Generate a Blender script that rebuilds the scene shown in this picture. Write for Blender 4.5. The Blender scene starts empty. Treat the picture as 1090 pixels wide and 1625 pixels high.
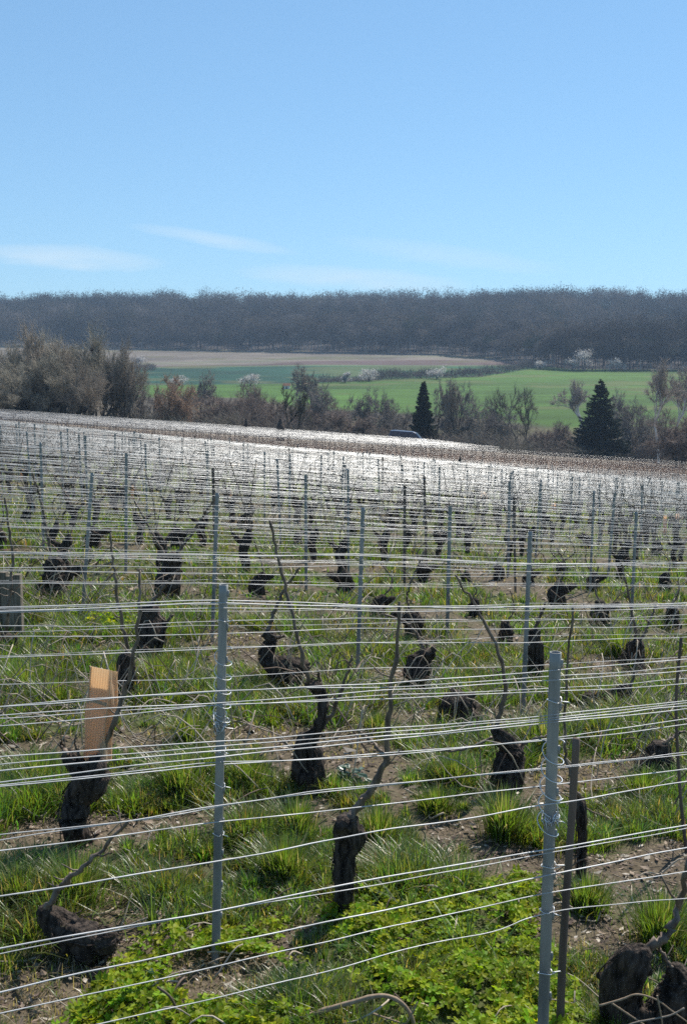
import bpy, math, random
import numpy as np
from mathutils import Vector, Matrix

S = bpy.context.scene
COL = S.collection
rad = math.radians

# ---------------------------------------------------------------- camera, light, exposure
H = 1.845                     # eye height over the ground under the camera
FPX, CX, CY = 1600.0, 545.0, 812.5
PITCH = math.atan((812.5 - 600.0) / FPX)
SUN_AZ, SUN_EL = rad(31), rad(47)      # azimuth to the right of straight ahead (+Y)

cd = bpy.data.cameras.new('camera')
cam = bpy.data.objects.new('camera', cd); COL.objects.link(cam)
cam.location = (0, 0, H); cam.rotation_euler = (math.pi/2 - PITCH, 0, 0)
cd.lens = 36.0 * FPX / 1625.0; cd.sensor_width = 36.0
cd.clip_start = 0.05; cd.clip_end = 6000
S.camera = cam

W = bpy.data.worlds.new('World'); S.world = W; W.use_nodes = True
nt = W.node_tree; nt.nodes.clear()
out = nt.nodes.new('ShaderNodeOutputWorld'); bg = nt.nodes.new('ShaderNodeBackground')
sky = nt.nodes.new('ShaderNodeTexSky'); sky.sky_type = 'NISHITA'; sky.sun_disc = False
sky.sun_elevation = SUN_EL; sky.sun_rotation = SUN_AZ
sky.altitude = 0; sky.air_density = 1.0; sky.dust_density = 0.0; sky.ozone_density = 2.5
bg.inputs['Strength'].default_value = 0.135
def wispy(tc, cx, cz, sx, sz, tilt, seed, amount, prev):
    """a thin cirrus streak round one direction of the sky"""
    sep = nt.nodes.new('ShaderNodeSeparateXYZ'); nt.links.new(tc.outputs['Generated'], sep.inputs[0])
    def m(op, a, b, clamp=False):
        n = nt.nodes.new('ShaderNodeMath'); n.operation = op; n.use_clamp = clamp
        for i, v in enumerate((a, b)):
            if isinstance(v, (int, float)): n.inputs[i].default_value = v
            else: nt.links.new(v, n.inputs[i])
        return n.outputs[0]
    px = m('DIVIDE', sep.outputs['X'], sep.outputs['Y']); pz = m('DIVIDE', sep.outputs['Z'], sep.outputs['Y'])
    noi = nt.nodes.new('ShaderNodeTexNoise'); noi.inputs['Scale'].default_value = 22; noi.inputs['Detail'].default_value = 9; noi.inputs['Roughness'].default_value = .62
    mp = nt.nodes.new('ShaderNodeMapping'); mp.inputs['Scale'].default_value = (1, 1, 5); mp.inputs['Location'].default_value = (seed, 0, 0)
    nt.links.new(tc.outputs['Generated'], mp.inputs[0]); nt.links.new(mp.outputs[0], noi.inputs['Vector'])
    wob = m('MULTIPLY', m('SUBTRACT', noi.outputs['Fac'], 0.5), 0.9)
    dx = m('SUBTRACT', px, cx)
    dz = m('ADD', m('SUBTRACT', pz, cz), m('MULTIPLY', dx, tilt))
    ex = m('POWER', m('ABSOLUTE', m('DIVIDE', dx, sx), 0), 2.0)
    ez = m('POWER', m('ABSOLUTE', m('ADD', m('DIVIDE', dz, sz), wob), 0), 2.0)
    f = m('SUBTRACT', 1.0, m('ADD', ex, ez), True)
    f = m('MULTIPLY', f, m('MULTIPLY', m('ADD', noi.outputs['Fac'], 0.2), amount))
    mix = nt.nodes.new('ShaderNodeMix'); mix.data_type = 'RGBA'
    nt.links.new(f, mix.inputs[0]); nt.links.new(prev, mix.inputs[6]); mix.inputs[7].default_value = (3.9, 4.6, 5.1, 1)
    return mix.outputs[2]
tc = nt.nodes.new('ShaderNodeTexCoord')
gm = nt.nodes.new('ShaderNodeGamma'); gm.inputs[1].default_value = .65; nt.links.new(sky.outputs[0], gm.inputs[0])
tn = nt.nodes.new('ShaderNodeMix'); tn.data_type = 'RGBA'; tn.blend_type = 'MULTIPLY'; tn.inputs[0].default_value = 1
nt.links.new(gm.outputs[0], tn.inputs[6]); tn.inputs[7].default_value = (.755, 1.075, 1.30, 1)
c = tn.outputs[2]
for a in [(-.270, .116, .105, .013, .06, 1.3, .7), (-.125, .133, .085, .008, .16, 4.1, .5),
          (0.01, .096, .12, .012, .06, 7.7, .6), (.10, .118, .12, .012, .12, 9.2, .3), (-.248, .398, .011, .004, -.7, 2.0, 1.1),
          (-.335, .244, .004, .003, -.9, 3.0, .8)]:
    c = wispy(tc, *a, c)
nt.links.new(c, bg.inputs['Color']); nt.links.new(bg.outputs[0], out.inputs['Surface'])

sd = bpy.data.lights.new('sun', 'SUN'); sun = bpy.data.objects.new('sun', sd); COL.objects.link(sun)
sd.energy = 5.0; sd.angle = rad(0.53); sd.color = (1.0, .94, .84)
sdir = Vector((math.cos(SUN_EL)*math.sin(SUN_AZ), math.cos(SUN_EL)*math.cos(SUN_AZ), math.sin(SUN_EL)))
sun.rotation_euler = sdir.to_track_quat('Z', 'Y').to_euler()
sun.location = (30, 40, 60)
vs = S.view_settings; vs.view_transform = 'Standard'; vs.look = 'None'; vs.exposure = 0.57; vs.gamma = 1.0
S.cycles.use_denoising = False
S.cycles.max_bounces = 6; S.cycles.diffuse_bounces = 3; S.cycles.glossy_bounces = 2
S.cycles.transmission_bounces = 4; S.cycles.volume_bounces = 0; S.cycles.transparent_max_bounces = 6
S.cycles.sample_clamp_indirect = 4.0; S.cycles.sample_clamp_direct = 3.5; S.cycles.filter_width = 1.6

# ---------------------------------------------------------------- numbers: terrain and projection
PSI = rad(29)
CP, SP = math.cos(PSI), math.sin(PSI)
ROW0, PITCHROW = 1.90, 1.09
def nof(X, Y): return Y*CP - X*SP          # distance across the rows
def sof(X, Y): return X*CP + Y*SP          # distance along the rows
def xy(n, s): return s*CP - n*SP, s*SP + n*CP
_zd = np.array([-30, 0, 7, 14, 25, 40, 55, 75, 100, 112, 140, 400.])
_zv = np.array([.6, 0, -.31, -.63, -1.27, -2.3, -3.43, -4.2, -5.05, -5.4, -6.4, -14.])
_fd = np.array([0, 90, 160, 195, 220, 300, 380, 450, 520, 600, 750, 900, 1000, 1300, 3000.])
_fv = np.array([-12, -12, -12.3, -9.5, -6.6, -2.9, 1.1, 5.2, 10.9, 18.3, 40.5, 61.5, 66., 64., 56.])
def sm(t): t = np.clip(t, 0, 1); return t*t*(3-2*t)
def pinterp(x, xp, fp):
    """smooth interpolation: mean of shifted linear interpolations"""
    w = 0.06*np.abs(x) + 1.0
    return (np.interp(x-w, xp, fp) + np.interp(x, xp, fp)*2 + np.interp(x+w, xp, fp))/4
def gz(X, Y):
    X = np.asarray(X, float); Y = np.asarray(Y, float)
    n = nof(X, Y)
    B = .095 - .013*sm((Y-15)/65)
    Xc = np.clip(X, -70, 80)
    a = pinterp(Y, _zd, _zv) - B*Xc - 1.2*sm((n-103)/10)
    b = pinterp(Y, _fd, _fv) + 14*(fbm(X*.0045+3.3, Y*.002, 0, 208, 3)-.5)*sm((Y-560)/250) + 0.009*np.clip(X, -300, 500)*sm((Y-300)/400) - .01*np.clip(X,-80,80)*(1-sm((Y-150)/100))
    t = sm((n-106)/48)
    return a*(1-t) + b*t
def ray(px, py):
    x = (px-CX)/FPX; y = (CY-py)/FPX
    d = np.array([x, math.cos(PITCH) + y*math.sin(PITCH), -math.sin(PITCH) + y*math.cos(PITCH)])
    return d
def at_depth(px, py, Y):
    d = ray(px, py); t = Y/d[1]
    return np.array([d[0]*t, Y, H + d[2]*t])
def on_row(px, py, n):
    d = ray(px, py); t = n/(d[1]*CP - d[0]*SP)
    return np.array([d[0]*t, d[1]*t, H + d[2]*t])
def ground_at(px, py):
    d = ray(px, py); t = .5
    for _ in range(20000):
        t2 = t*1.002 + .002
        if H + d[2]*t2 < gz(d[0]*t2, d[1]*t2): break
        t = t2
    return np.array([d[0]*t, d[1]*t, float(gz(d[0]*t, d[1]*t))])
def zc(p): return p[1]*math.cos(PITCH) - (p[2]-H)*math.sin(PITCH)
def proj(p):
    z = zc(p); v = p[1]*math.sin(PITCH) + (p[2]-H)*math.cos(PITCH)
    return CX + FPX*p[0]/z, CY - FPX*v/z

def _h(i, j, k, seed):
    n = (i*374761393 + j*668265263 + k*2147483647 + seed*974711) & 0xffffffff
    n = ((n ^ (n >> 13))*1274126177) & 0xffffffff
    return ((n ^ (n >> 16)) & 0xffff)/65535.0
def noise3(x, y, z=0.0, seed=0):
    x = np.asarray(x, float); y = np.asarray(y, float); z = np.asarray(z, float) + np.zeros_like(x)
    xi, yi, zi = (np.floor(v).astype(np.int64) for v in (x, y, z))
    fx, fy, fz = (v - np.floor(v) for v in (x, y, z))
    fx, fy, fz = (v*v*(3-2*v) for v in (fx, fy, fz))
    r = 0
    for a in (0, 1):
        for b in (0, 1):
            for c_ in (0, 1):
                r = r + _h(xi+a, yi+b, zi+c_, seed)*(fx if a else 1-fx)*(fy if b else 1-fy)*(fz if c_ else 1-fz)
    return r
def fbm(x, y, z=0.0, seed=0, o=3):
    r, a, t = 0, 1.0, 0
    for k in range(o):
        r = r + a*noise3(x*2**k, y*2**k, np.asarray(z)*2**k, seed+k); t += a; a *= .5
    return r/t

# ---------------------------------------------------------------- materials
def new_mat(name):
    m = bpy.data.materials.new(name); m.use_nodes = True
    m.node_tree.nodes.clear(); return m, m.node_tree.nodes, m.node_tree.links
def nmix(N, L, fac, a, b, blend='MIX'):
    x = N.new('ShaderNodeMix'); x.data_type = 'RGBA'; x.blend_type = blend
    for sock, v in ((0, fac), (6, a), (7, b)):
        if isinstance(v, (int, float)): x.inputs[sock].default_value = v
        elif isinstance(v, tuple): x.inputs[sock].default_value = v if len(v) == 4 else (*v, 1)
        else: L.new(v, x.inputs[sock])
    return x.outputs[2]
def solid(name, ca, cb=None, rough=.7, metal=0.0, scale=20.0, bump=.0, bscale=None, stretch=(1, 1, 1), spec=.4, attr=False, contrast=(.35, .65)):
    m, N, L = new_mat(name)
    o = N.new('ShaderNodeOutputMaterial'); p = N.new('ShaderNodeBsdfPrincipled'); L.new(p.outputs[0], o.inputs[0])
    p.inputs['Roughness'].default_value = rough; p.inputs['Metallic'].default_value = metal
    p.inputs['Specular IOR Level'].default_value = spec
    t = N.new('ShaderNodeTexCoord'); mp = N.new('ShaderNodeMapping'); mp.inputs['Scale'].default_value = stretch
    L.new(t.outputs['Object'], mp.inputs[0])
    no = N.new('ShaderNodeTexNoise'); no.inputs['Scale'].default_value = scale; no.inputs['Detail'].default_value = 5
    L.new(mp.outputs[0], no.inputs['Vector'])
    r = N.new('ShaderNodeMapRange'); r.inputs[1].default_value, r.inputs[2].default_value = contrast
    L.new(no.outputs['Fac'], r.inputs[0])
    col = nmix(N, L, r.outputs[0], ca, cb or ca)
    if attr:
        a = N.new('ShaderNodeAttribute'); a.attribute_name = 'col'
        col = nmix(N, L, 1.0, col, a.outputs['Color'], 'MULTIPLY')
    L.new(col, p.inputs['Base Color'])
    if bump:
        nb = N.new('ShaderNodeTexNoise'); nb.inputs['Scale'].default_value = bscale or scale; nb.inputs['Detail'].default_value = 6
        L.new(mp.outputs[0], nb.inputs['Vector'])
        bp = N.new('ShaderNodeBump'); bp.inputs['Strength'].default_value = bump; bp.inputs['Distance'].default_value = .02
        L.new(nb.outputs['Fac'], bp.inputs['Height']); L.new(bp.outputs[0], p.inputs['Normal'])
    return m
def leafy(name, trans=.5, tcol=(1.6, 1.7, .9), gloss=.06, rough=.4, k=1.0):
    """thin leaf: colour from the mesh, light shining through"""
    m, N, L = new_mat(name)
    o = N.new('ShaderNodeOutputMaterial')
    a = N.new('ShaderNodeAttribute'); a.attribute_name = 'col'
    d = N.new('ShaderNodeBsdfDiffuse'); t = N.new('ShaderNodeBsdfTranslucent'); g = N.new('ShaderNodeBsdfGlossy')
    g.inputs['Roughness'].default_value = rough
    L.new(a.outputs['Color'], d.inputs['Color'])
    L.new(nmix(N, L, 1.0, a.outputs['Color'], tcol, 'MULTIPLY'), t.inputs['Color'])
    m1 = N.new('ShaderNodeMixShader'); m1.inputs[0].default_value = trans
    L.new(d.outputs[0], m1.inputs[1]); L.new(t.outputs[0], m1.inputs[2])
    m2 = N.new('ShaderNodeMixShader'); m2.inputs[0].default_value = gloss
    L.new(m1.outputs[0], m2.inputs[1]); L.new(g.outputs[0], m2.inputs[2])
    L.new(m2.outputs[0], o.inputs[0])
    return m
M = {}
M['steel'] = solid('galvanised_post', (.15, .155, .155), (.34, .33, .31), .55, .25, 18, .05, 60, (1, 1, .25))
M['rust'] = solid('rusty_post', (.10, .07, .055), (.17, .13, .11), .8, 0, 30, .1, 60, (1, 1, .25))
M['wire'] = solid('galvanised_wire', (.46, .47, .49), (.66, .67, .68), .52, 1.0, 60)
M['wire_old'] = solid('weathered_wire', (.40, .41, .42), (.62, .63, .64), .60, 1.0, 60)
M['wire_front'] = solid('galvanised_front_wire', (.36, .37, .385), (.62, .62, .63), .62, .9, 9, contrast=(.3, .7))
M['wire_far'] = solid('dull_far_wire', (.35, .36, .37), (.54, .545, .55), .55, 1.0, 3)
M['bark'] = solid('vine_bark', (.010, .008, .007), (.095, .072, .058), .9, 0, 55, 1.0, 90, (1, 1, .22), .2)
M['cane'] = solid('vine_cane', (.075, .052, .038), (.20, .15, .11), .6, 0, 40, .15, 60, (1, 1, .3))
M['oldwood'] = solid('grey_wood', (.10, .086, .064), (.25, .21, .16), .9, 0, 30, .9, 60, (1, 1, .08))
M['stakewood'] = solid('stake_wood', (.08, .055, .045), (.16, .115, .09), .8, 0, 30, .3, 60, (1, 1, .1))
M['grass'] = leafy('grass_blade', .5, (1.9, 1.9, .9), .05, .38)
M['clover'] = leafy('clover_leaf', .5, (1.7, 1.6, .6), .012, .5)
M['weed'] = leafy('weed_leaf', .3, (1.2, 1.4, .9), .10, .35)
M['litter'] = solid('leaf_litter', (1, 1, 1), (.75, .73, .7), .8, 0, 80, attr=True)
M['twig'] = solid('bare_twigs', (1, 1, 1), (.8, .8, .8), .85, 0, 1.2, attr=True, spec=.15)
M['forest'] = leafy('far_wood', .18, (1, 1, 1), .0)
M['needles'] = leafy('spruce_needles', .15, (1, 1.1, .8), .02)
M['blossom'] = leafy('white_blossom', .4, (1, 1, 1), .0)
M['clip'] = solid('zinc_clip', (.6, .6, .6), (.75, .75, .75), .25, 1.0, 60)

def sleeve_mat():
    m, N, L = new_mat('brown_fluted_plastic')
    o = N.new('ShaderNodeOutputMaterial'); d = N.new('ShaderNodeBsdfDiffuse'); t = N.new('ShaderNodeBsdfTranslucent'); g = N.new('ShaderNodeBsdfGlossy')
    tc_ = N.new('ShaderNodeTexCoord'); w = N.new('ShaderNodeTexWave'); w.bands_direction = 'X'; w.inputs['Scale'].default_value = 26
    w.inputs['Distortion'].default_value = .6; w.inputs['Detail Scale'].default_value = .5
    sx = N.new('ShaderNodeSeparateXYZ'); L.new(tc_.outputs['Object'], sx.inputs[0])
    ad = N.new('ShaderNodeMath'); ad.operation = 'ADD'; L.new(sx.outputs['X'], ad.inputs[0]); L.new(sx.outputs['Y'], ad.inputs[1])
    cb = N.new('ShaderNodeCombineXYZ'); L.new(ad.outputs[0], cb.inputs[0]); L.new(cb.outputs[0], w.inputs['Vector'])
    no = N.new('ShaderNodeTexNoise'); no.inputs['Scale'].default_value = 25; L.new(tc_.outputs['Object'], no.inputs['Vector'])
    c1 = nmix(N, L, w.outputs['Fac'], (.58, .455, .33), (.80, .67, .51))
    c2 = nmix(N, L, no.outputs['Fac'], c1, (.68, .56, .43))
    L.new(c2, d.inputs['Color']); L.new(nmix(N, L, 1.0, c2, (1.3, 1.25, 1.15), 'MULTIPLY'), t.inputs['Color'])
    g.inputs['Roughness'].default_value = .35
    bp = N.new('ShaderNodeBump'); bp.inputs['Strength'].default_value = .5; bp.inputs['Distance'].default_value = .004
    L.new(w.outputs['Fac'], bp.inputs['Height']); L.new(bp.outputs[0], d.inputs['Normal']); L.new(bp.outputs[0], g.inputs['Normal'])
    m1 = N.new('ShaderNodeMixShader'); m1.inputs[0].default_value = .62; L.new(d.outputs[0], m1.inputs[1]); L.new(t.outputs[0], m1.inputs[2])
    m2 = N.new('ShaderNodeMixShader'); m2.inputs[0].default_value = .05; L.new(m1.outputs[0], m2.inputs[1]); L.new(g.outputs[0], m2.inputs[2])
    L.new(m2.outputs[0], o.inputs[0]); return m
M['sleeve'] = sleeve_mat()

def ground_mat():
    m, N, L = new_mat('ground_soil')
    o = N.new('ShaderNodeOutputMaterial'); p = N.new('ShaderNodeBsdfPrincipled'); L.new(p.outputs[0], o.inputs[0])
    p.inputs['Roughness'].default_value = .95; p.inputs['Specular IOR Level'].default_value = .1
    a = N.new('ShaderNodeAttribute'); a.attribute_name = 'col'
    t = N.new('ShaderNodeTexCoord')
    def noi(sc, det=5):
        n = N.new('ShaderNodeTexNoise'); n.inputs['Scale'].default_value = sc; n.inputs['Detail'].default_value = det
        L.new(t.outputs['Object'], n.inputs['Vector']); return n.outputs['Fac']
    def rng(f, lo, hi, a0, a1):
        r = N.new('ShaderNodeMapRange'); L.new(f, r.inputs[0]); r.inputs[1].default_value = lo; r.inputs[2].default_value = hi
        r.inputs[3].default_value = a0; r.inputs[4].default_value = a1; return r.outputs[0]
    f1 = noi(.06); f2 = noi(28.); f3 = noi(140.)
    v = N.new('ShaderNodeMath'); v.operation = 'MULTIPLY'; L.new(rng(f1, .3, .7, .82, 1.18), v.inputs[0]); L.new(rng(f2, .3, .7, .7, 1.35), v.inputs[1])
    v2 = N.new('ShaderNodeMath'); v2.operation = 'MULTIPLY'; L.new(v.outputs[0], v2.inputs[0]); L.new(rng(f3, .3, .7, .75, 1.3), v2.inputs[1])
    cb = N.new('ShaderNodeCombineColor'); [L.new(v2.outputs[0], cb.inputs[i]) for i in range(3)]
    L.new(nmix(N, L, 1.0, a.outputs['Color'], cb.outputs[0], 'MULTIPLY'), p.inputs['Base Color'])
    bp = N.new('ShaderNodeBump'); bp.inputs['Strength'].default_value = .8; bp.inputs['Distance'].default_value = .015
    L.new(f2, bp.inputs['Height']); L.new(bp.outputs[0], p.inputs['Normal'])
    return m
M['ground'] = ground_mat()

# ---------------------------------------------------------------- mesh helpers
class MB:
    def __init__(self): self.v, self.q, self.t, self.c, self.n = [], [], [], [], 0
    def add(self, v, q=None, t=None, col=None):
        v = np.asarray(v, float).reshape(-1, 3)
        if q is not None and len(q): self.q.append(np.asarray(q, np.int64).reshape(-1, 4) + self.n)
        if t is not None and len(t): self.t.append(np.asarray(t, np.int64).reshape(-1, 3) + self.n)
        self.v.append(v); self.n += len(v)
        c_ = np.ones((len(v), 4))
        if col is not None: c_[:, :3] = col
        self.c.append(c_)
    def mesh(self, name, mat, smooth=True, col=False):
        v = np.concatenate(self.v)
        q = np.concatenate(self.q) if self.q else np.zeros((0, 4), np.int64)
        t = np.concatenate(self.t) if self.t else np.zeros((0, 3), np.int64)
        me = bpy.data.meshes.new(name)
        me.vertices.add(len(v)); me.vertices.foreach_set('co', v.astype(np.float32).ravel())
        nl = q.size + t.size; me.loops.add(nl)
        me.loops.foreach_set('vertex_index', np.concatenate([q.ravel(), t.ravel()]).astype(np.int32))
        np_ = len(q) + len(t); me.polygons.add(np_)
        st = np.concatenate([np.arange(len(q))*4, q.size + np.arange(len(t))*3]).astype(np.int32)
        me.polygons.foreach_set('loop_start', st)
        me.polygons.foreach_set('use_smooth', np.full(np_, smooth))
        if col:
            at = me.color_attributes.new('col', 'FLOAT_COLOR', 'POINT')
            at.data.foreach_set('color', np.concatenate(self.c).astype(np.float32).ravel())
        me.update(calc_edges=True)
        for m in (mat if isinstance(mat, (list, tuple)) else [mat]): me.materials.append(m)
        return me
def link(name, me, parent=None, loc=None):
    o = bpy.data.objects.new(name, me); COL.objects.link(o)
    if parent is not None: o.parent = parent
    if loc is not None: o.location = loc
    return o
def tag(o, label=None, cat=None, group=None, kind=None):
    if label: o['label'] = label
    if cat: o['category'] = cat
    if group: o['group'] = group
    if kind: o['kind'] = kind
    return o
def empty(name, loc, label=None, cat=None, group=None, rz=0):
    o = bpy.data.objects.new(name, None); COL.objects.link(o); o.location = loc; o.rotation_euler = (0, 0, rz)
    o.empty_display_size = .1
    return tag(o, label, cat, group)
def frames(P):
    T = np.gradient(P, axis=0); T /= np.linalg.norm(T, axis=1)[:, None] + 1e-12
    ref = np.array([0, 0, 1.]) if abs(T[len(T)//2][2]) < .9 else np.array([1., 0, 0])
    U = np.cross(T, ref); U /= np.linalg.norm(U, axis=1)[:, None] + 1e-12
    V = np.cross(T, U)
    return T, U, V
def tube(mb, P, R, sides=6, col=None, bump=None, cap=True):
    P = np.asarray(P, float); R = np.broadcast_to(np.asarray(R, float), (len(P),))
    T, U, V = frames(P); th = np.arange(sides)*2*np.pi/sides
    rr = R[:, None]*np.ones(sides)
    if bump is not None: rr = rr*bump(np.linspace(0, 1, len(P))[:, None] + 0*rr, th[None, :] + 0*rr, P)
    v = P[:, None] + rr[..., None]*(np.cos(th)[None, :, None]*U[:, None] + np.sin(th)[None, :, None]*V[:, None])
    k = len(P); i = np.arange(k-1)[:, None]*sides; j = np.arange(sides)[None]; j2 = (j+1) % sides
    q = np.stack([i+j, i+j2, i+sides+j2, i+sides+j], -1).reshape(-1, 4)
    vv = v.reshape(-1, 3); t = None
    if cap:
        vv = np.concatenate([vv, P[:1] - T[:1]*R[0]*.3, P[-1:] + T[-1:]*R[-1]*.4])
        a = np.arange(sides); b = (a+1) % sides; n0 = k*sides
        t = np.concatenate([np.stack([b, a, np.full(sides, n0)], -1), np.stack([(k-1)*sides+a, (k-1)*sides+b, np.full(sides, n0+1)], -1)])
    mb.add(vv, q, t, col)
def smoothpath(pts, n):
    pts = np.asarray(pts, float); k = len(pts)
    if k == 2: return np.array([pts[0]*(1-t)+pts[1]*t for t in np.linspace(0, 1, n)])
    ext = np.concatenate([[2*pts[0]-pts[1]], pts, [2*pts[-1]-pts[-2]]])
    res = []
    for u in np.linspace(0, k-1-1e-9, n):
        i = int(u); t = u-i; a, b, c_, d = ext[i:i+4]
        res.append(.5*((2*b)+(-a+c_)*t+(2*a-5*b+4*c_-d)*t*t+(-a+3*b-3*c_+d)*t**3))
    return np.array(res)
def sticks(mb, p0, p1, r0, r1, col, sides=3):
    """many straight tapered sticks at once"""
    p0 = np.asarray(p0); p1 = np.asarray(p1); T = p1-p0; T /= np.linalg.norm(T, axis=1)[:, None] + 1e-9
    ref = np.where((np.abs(T[:, 2]) < .9)[:, None], np.array([[0, 0, 1.]]), np.array([[1., 0, 0]]))
    U = np.cross(T, ref); U /= np.linalg.norm(U, axis=1)[:, None] + 1e-9; V = np.cross(T, U)
    th = np.arange(sides)*2*np.pi/sides + .3
    o = np.cos(th)[None, :, None]*U[:, None] + np.sin(th)[None, :, None]*V[:, None]
    a = p0[:, None] + o*np.asarray(r0)[:, None, None]; b = p1[:, None] + o*np.asarray(r1)[:, None, None]
    v = np.concatenate([a, b], 1).reshape(-1, 3); n = len(p0)
    j = np.arange(sides); j2 = (j+1) % sides
    q = (np.arange(n)[:, None, None]*2*sides + np.stack([j, j2, sides+j2, sides+j], -1)[None]).reshape(-1, 4)
    cc = np.repeat(np.broadcast_to(col, (n, 3)), 2*sides, 0)
    mb.add(v, q, None, cc)
def box(mb, lo, hi, col=None):
    x0, y0, z0 = lo; x1, y1, z1 = hi
    v = [(x0,y0,z0),(x1,y0,z0),(x1,y1,z0),(x0,y1,z0),(x0,y0,z1),(x1,y0,z1),(x1,y1,z1),(x0,y1,z1)]
    mb.add(v, [(0,3,2,1),(4,5,6,7),(0,1,5,4),(1,2,6,5),(2,3,7,6),(3,0,4,7)], None, col)
ONES = ['first','second','third','fourth','fifth','sixth','seventh','eighth','ninth','tenth','eleventh','twelfth','thirteenth','fourteenth',
        'fifteenth','sixteenth','seventeenth','eighteenth','nineteenth']
def ordw(k):      # k counts from 0
    k += 1
    if k < 20: return ONES[k-1]
    tens, o = divmod(k, 10); base = {2:'twent',3:'thirt',4:'fort',5:'fift'}[tens]
    return base+'ieth' if o == 0 else base+'y-'+ONES[o-1]
rs = np.random.RandomState(7)

# ---------------------------------------------------------------- the ground
N_END, N_BROWN0, N_BROWN1 = 99.0, 51.0, 86.0
def grass_weight(X, Y):
    """0 bare litter under the vine rows, 1 grass between them"""
    n = nof(X, Y); s = sof(X, Y)
    ph = (n - ROW0)/PITCHROW; dist = np.abs(ph - np.round(ph))*PITCHROW
    w = sm((dist - np.clip(.15-.04*(Y-3.3),.0,.15) - .22*(fbm(X*1.3, Y*1.3, 0, 11)-.5)*2)/.16)
    w = w*sm((fbm(X*1.1+5, Y*1.1, 0, 23) - .31)/.12)
    return np.maximum(w, .9*sm((fbm(X*1.9, Y*1.9+9, 0, 31) - .60)/.08))
def ground_cols(X, Y):
    n = nof(X, Y); s = sof(X, Y); u = CX + FPX*X/np.maximum(Y, .5)
    c_ = np.zeros(X.shape + (3,))
    soil = np.array([.105, .084, .058]); green = np.array([.06, .078, .026])
    w = grass_weight(X, Y)*.8
    c_[:] = soil*(1-w[..., None]) + green*w[..., None]
    def put(mask, col): 
        mk = mask[..., None]; c_[:] = c_*(1-mk) + np.array(col)*mk
    e = 1.2
    dry = np.array([.30, .225, .15])
    put(sm((n-48)/2)*(1-sm((n-54)/2)), dry)
    put(sm((n-54)/3)*(1-sm((n-88)/3)), (.185, .125, .085))
    put(sm((n-88)/2), (.16, .13, .10))
    put(sm((n-101)/1)*(1-sm((n-106)/1)), (.26, .22, .17))
    put(sm((n-107)/4), (.06, .055, .03))
    # valley fields
    far = sm((n-128)/10)*sm((Y-np.interp(u, [0, 380, 480, 760, 900, 1090], [285, 280, 240, 215, 200, 205]))/10)
    put(sm((n-107)/4)*(1-far), (.075, .062, .045))
    put(far, (.050, .105, .016))
    wob = 14*(fbm(X*.012, Y*.02, 0, 5)-.5)
    Yh = np.interp(u, [0, 200, 430, 520, 620, 760, 840, 870, 1300], [340, 345, 352, 362, 382, 400, 455, 470, 480])  # hedge line, upper edge of the bright field
    put(sm((Y-Yh)/3), (.013, .056, .034))
    put(sm((Y-Yh)/3)*sm((u-470)/90), (.022, .075, .03))
    Yb = np.interp(u, [0, 200, 500, 700, 840], [452, 462, 478, 470, 470])
    put(sm((Y-Yb)/4), (.09, .12, .06))
    put(sm((Y-Yb-8)/3), (.10, .07, .065))
    Yd = np.interp(u, [0, 200, 420, 480, 700, 840], [470, 475, 490, 512, 515, 495])
    put(sm((Y-Yd+wob*.2)/4), (.135, .115, .095))
    put(sm((Y-Yd-18+wob)/4)*(1-sm((Y-Yd-32+wob)/6)), (.125, .12, .085))
    st = fbm(X*.015 + Y*.004, Y*.35, 0, 201, 3); pt = fbm(X*.02, Y*.03, 0, 202, 4); tr = np.abs(((Y + .12*X + 4*fbm(X*.01, Y*.01, 0, 204)) / 21.) % 1 - .5)
    fm = sm((Y-190)/15)[..., None]; c_[:] = c_*(1-fm) + fm*c_*(1 + .55*(st-.5) + 1.1*(pt-.5))[..., None]*(1 + .18*sm((.05-tr)/.03))[..., None]
    bare = sm((fbm(X*.03, Y*.06, 0, 206, 4)-.60)/.05)*sm((Y-190)/15)*.5; put(bare, (.10, .10, .04))
    Yf = forest_front(u) + 8*(fbm(X*.05, X*0, 0, 207)-.5)
    put(sm((Y-Yf)/6), (.045, .038, .036))
    return c_
def forest_front(u): return np.interp(u, [-400, 0, 200, 500, 700, 800, 850, 900, 1500], [650, 640, 620, 585, 562, 520, 475, 448, 440])
def build_ground():
    near = np.concatenate([np.arange(-8, 1.2, .8), np.arange(1.2, 12, .07), np.arange(12, 40, .35), np.arange(40, 125, .8), np.arange(125, 320, 2.5), np.arange(320, 660, 2.0), np.arange(660, 1100, 20), np.geomspace(1100, 1690, 6)])
    tcol = np.linspace(-1, 1, 261); tcol = np.sign(tcol)*np.abs(tcol)**1.15
    Yg, Tg = np.meshgrid(near, tcol, indexing='ij')
    Xg = Tg*(np.abs(Yg)*.62 + 4.5)
    Zg = gz(Xg, Yg)
    fade = 1-sm((Yg-12)/25)
    Zg = Zg + fade*(.05*(fbm(Xg*1.7, Yg*1.7, 0, 3)-.5) + .03*(fbm(Xg*7, Yg*7, 0, 4)-.5))
    c_ = ground_cols(Xg, Yg)
    r_, k = Xg.shape; i = np.arange(r_-1)[:, None]*k; j = np.arange(k-1)[None]
    q = np.stack([i+j, i+j+1, i+k+j+1, i+k+j], -1).reshape(-1, 4)
    mb = MB(); mb.add(np.stack([Xg, Yg, Zg], -1).reshape(-1, 3), q, None, c_.reshape(-1, 3))
    return tag(link('ground', mb.mesh('ground', M['ground'], True, True)), kind='structure')
build_ground()
def gzn(X, Y):
    X = np.asarray(X, float); Y = np.asarray(Y, float); f = 1-sm((Y-12)/25)
    return gz(X, Y) + f*(.05*(fbm(X*1.7, Y*1.7, 0, 3)-.5) + .03*(fbm(X*7, Y*7, 0, 4)-.5))

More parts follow.
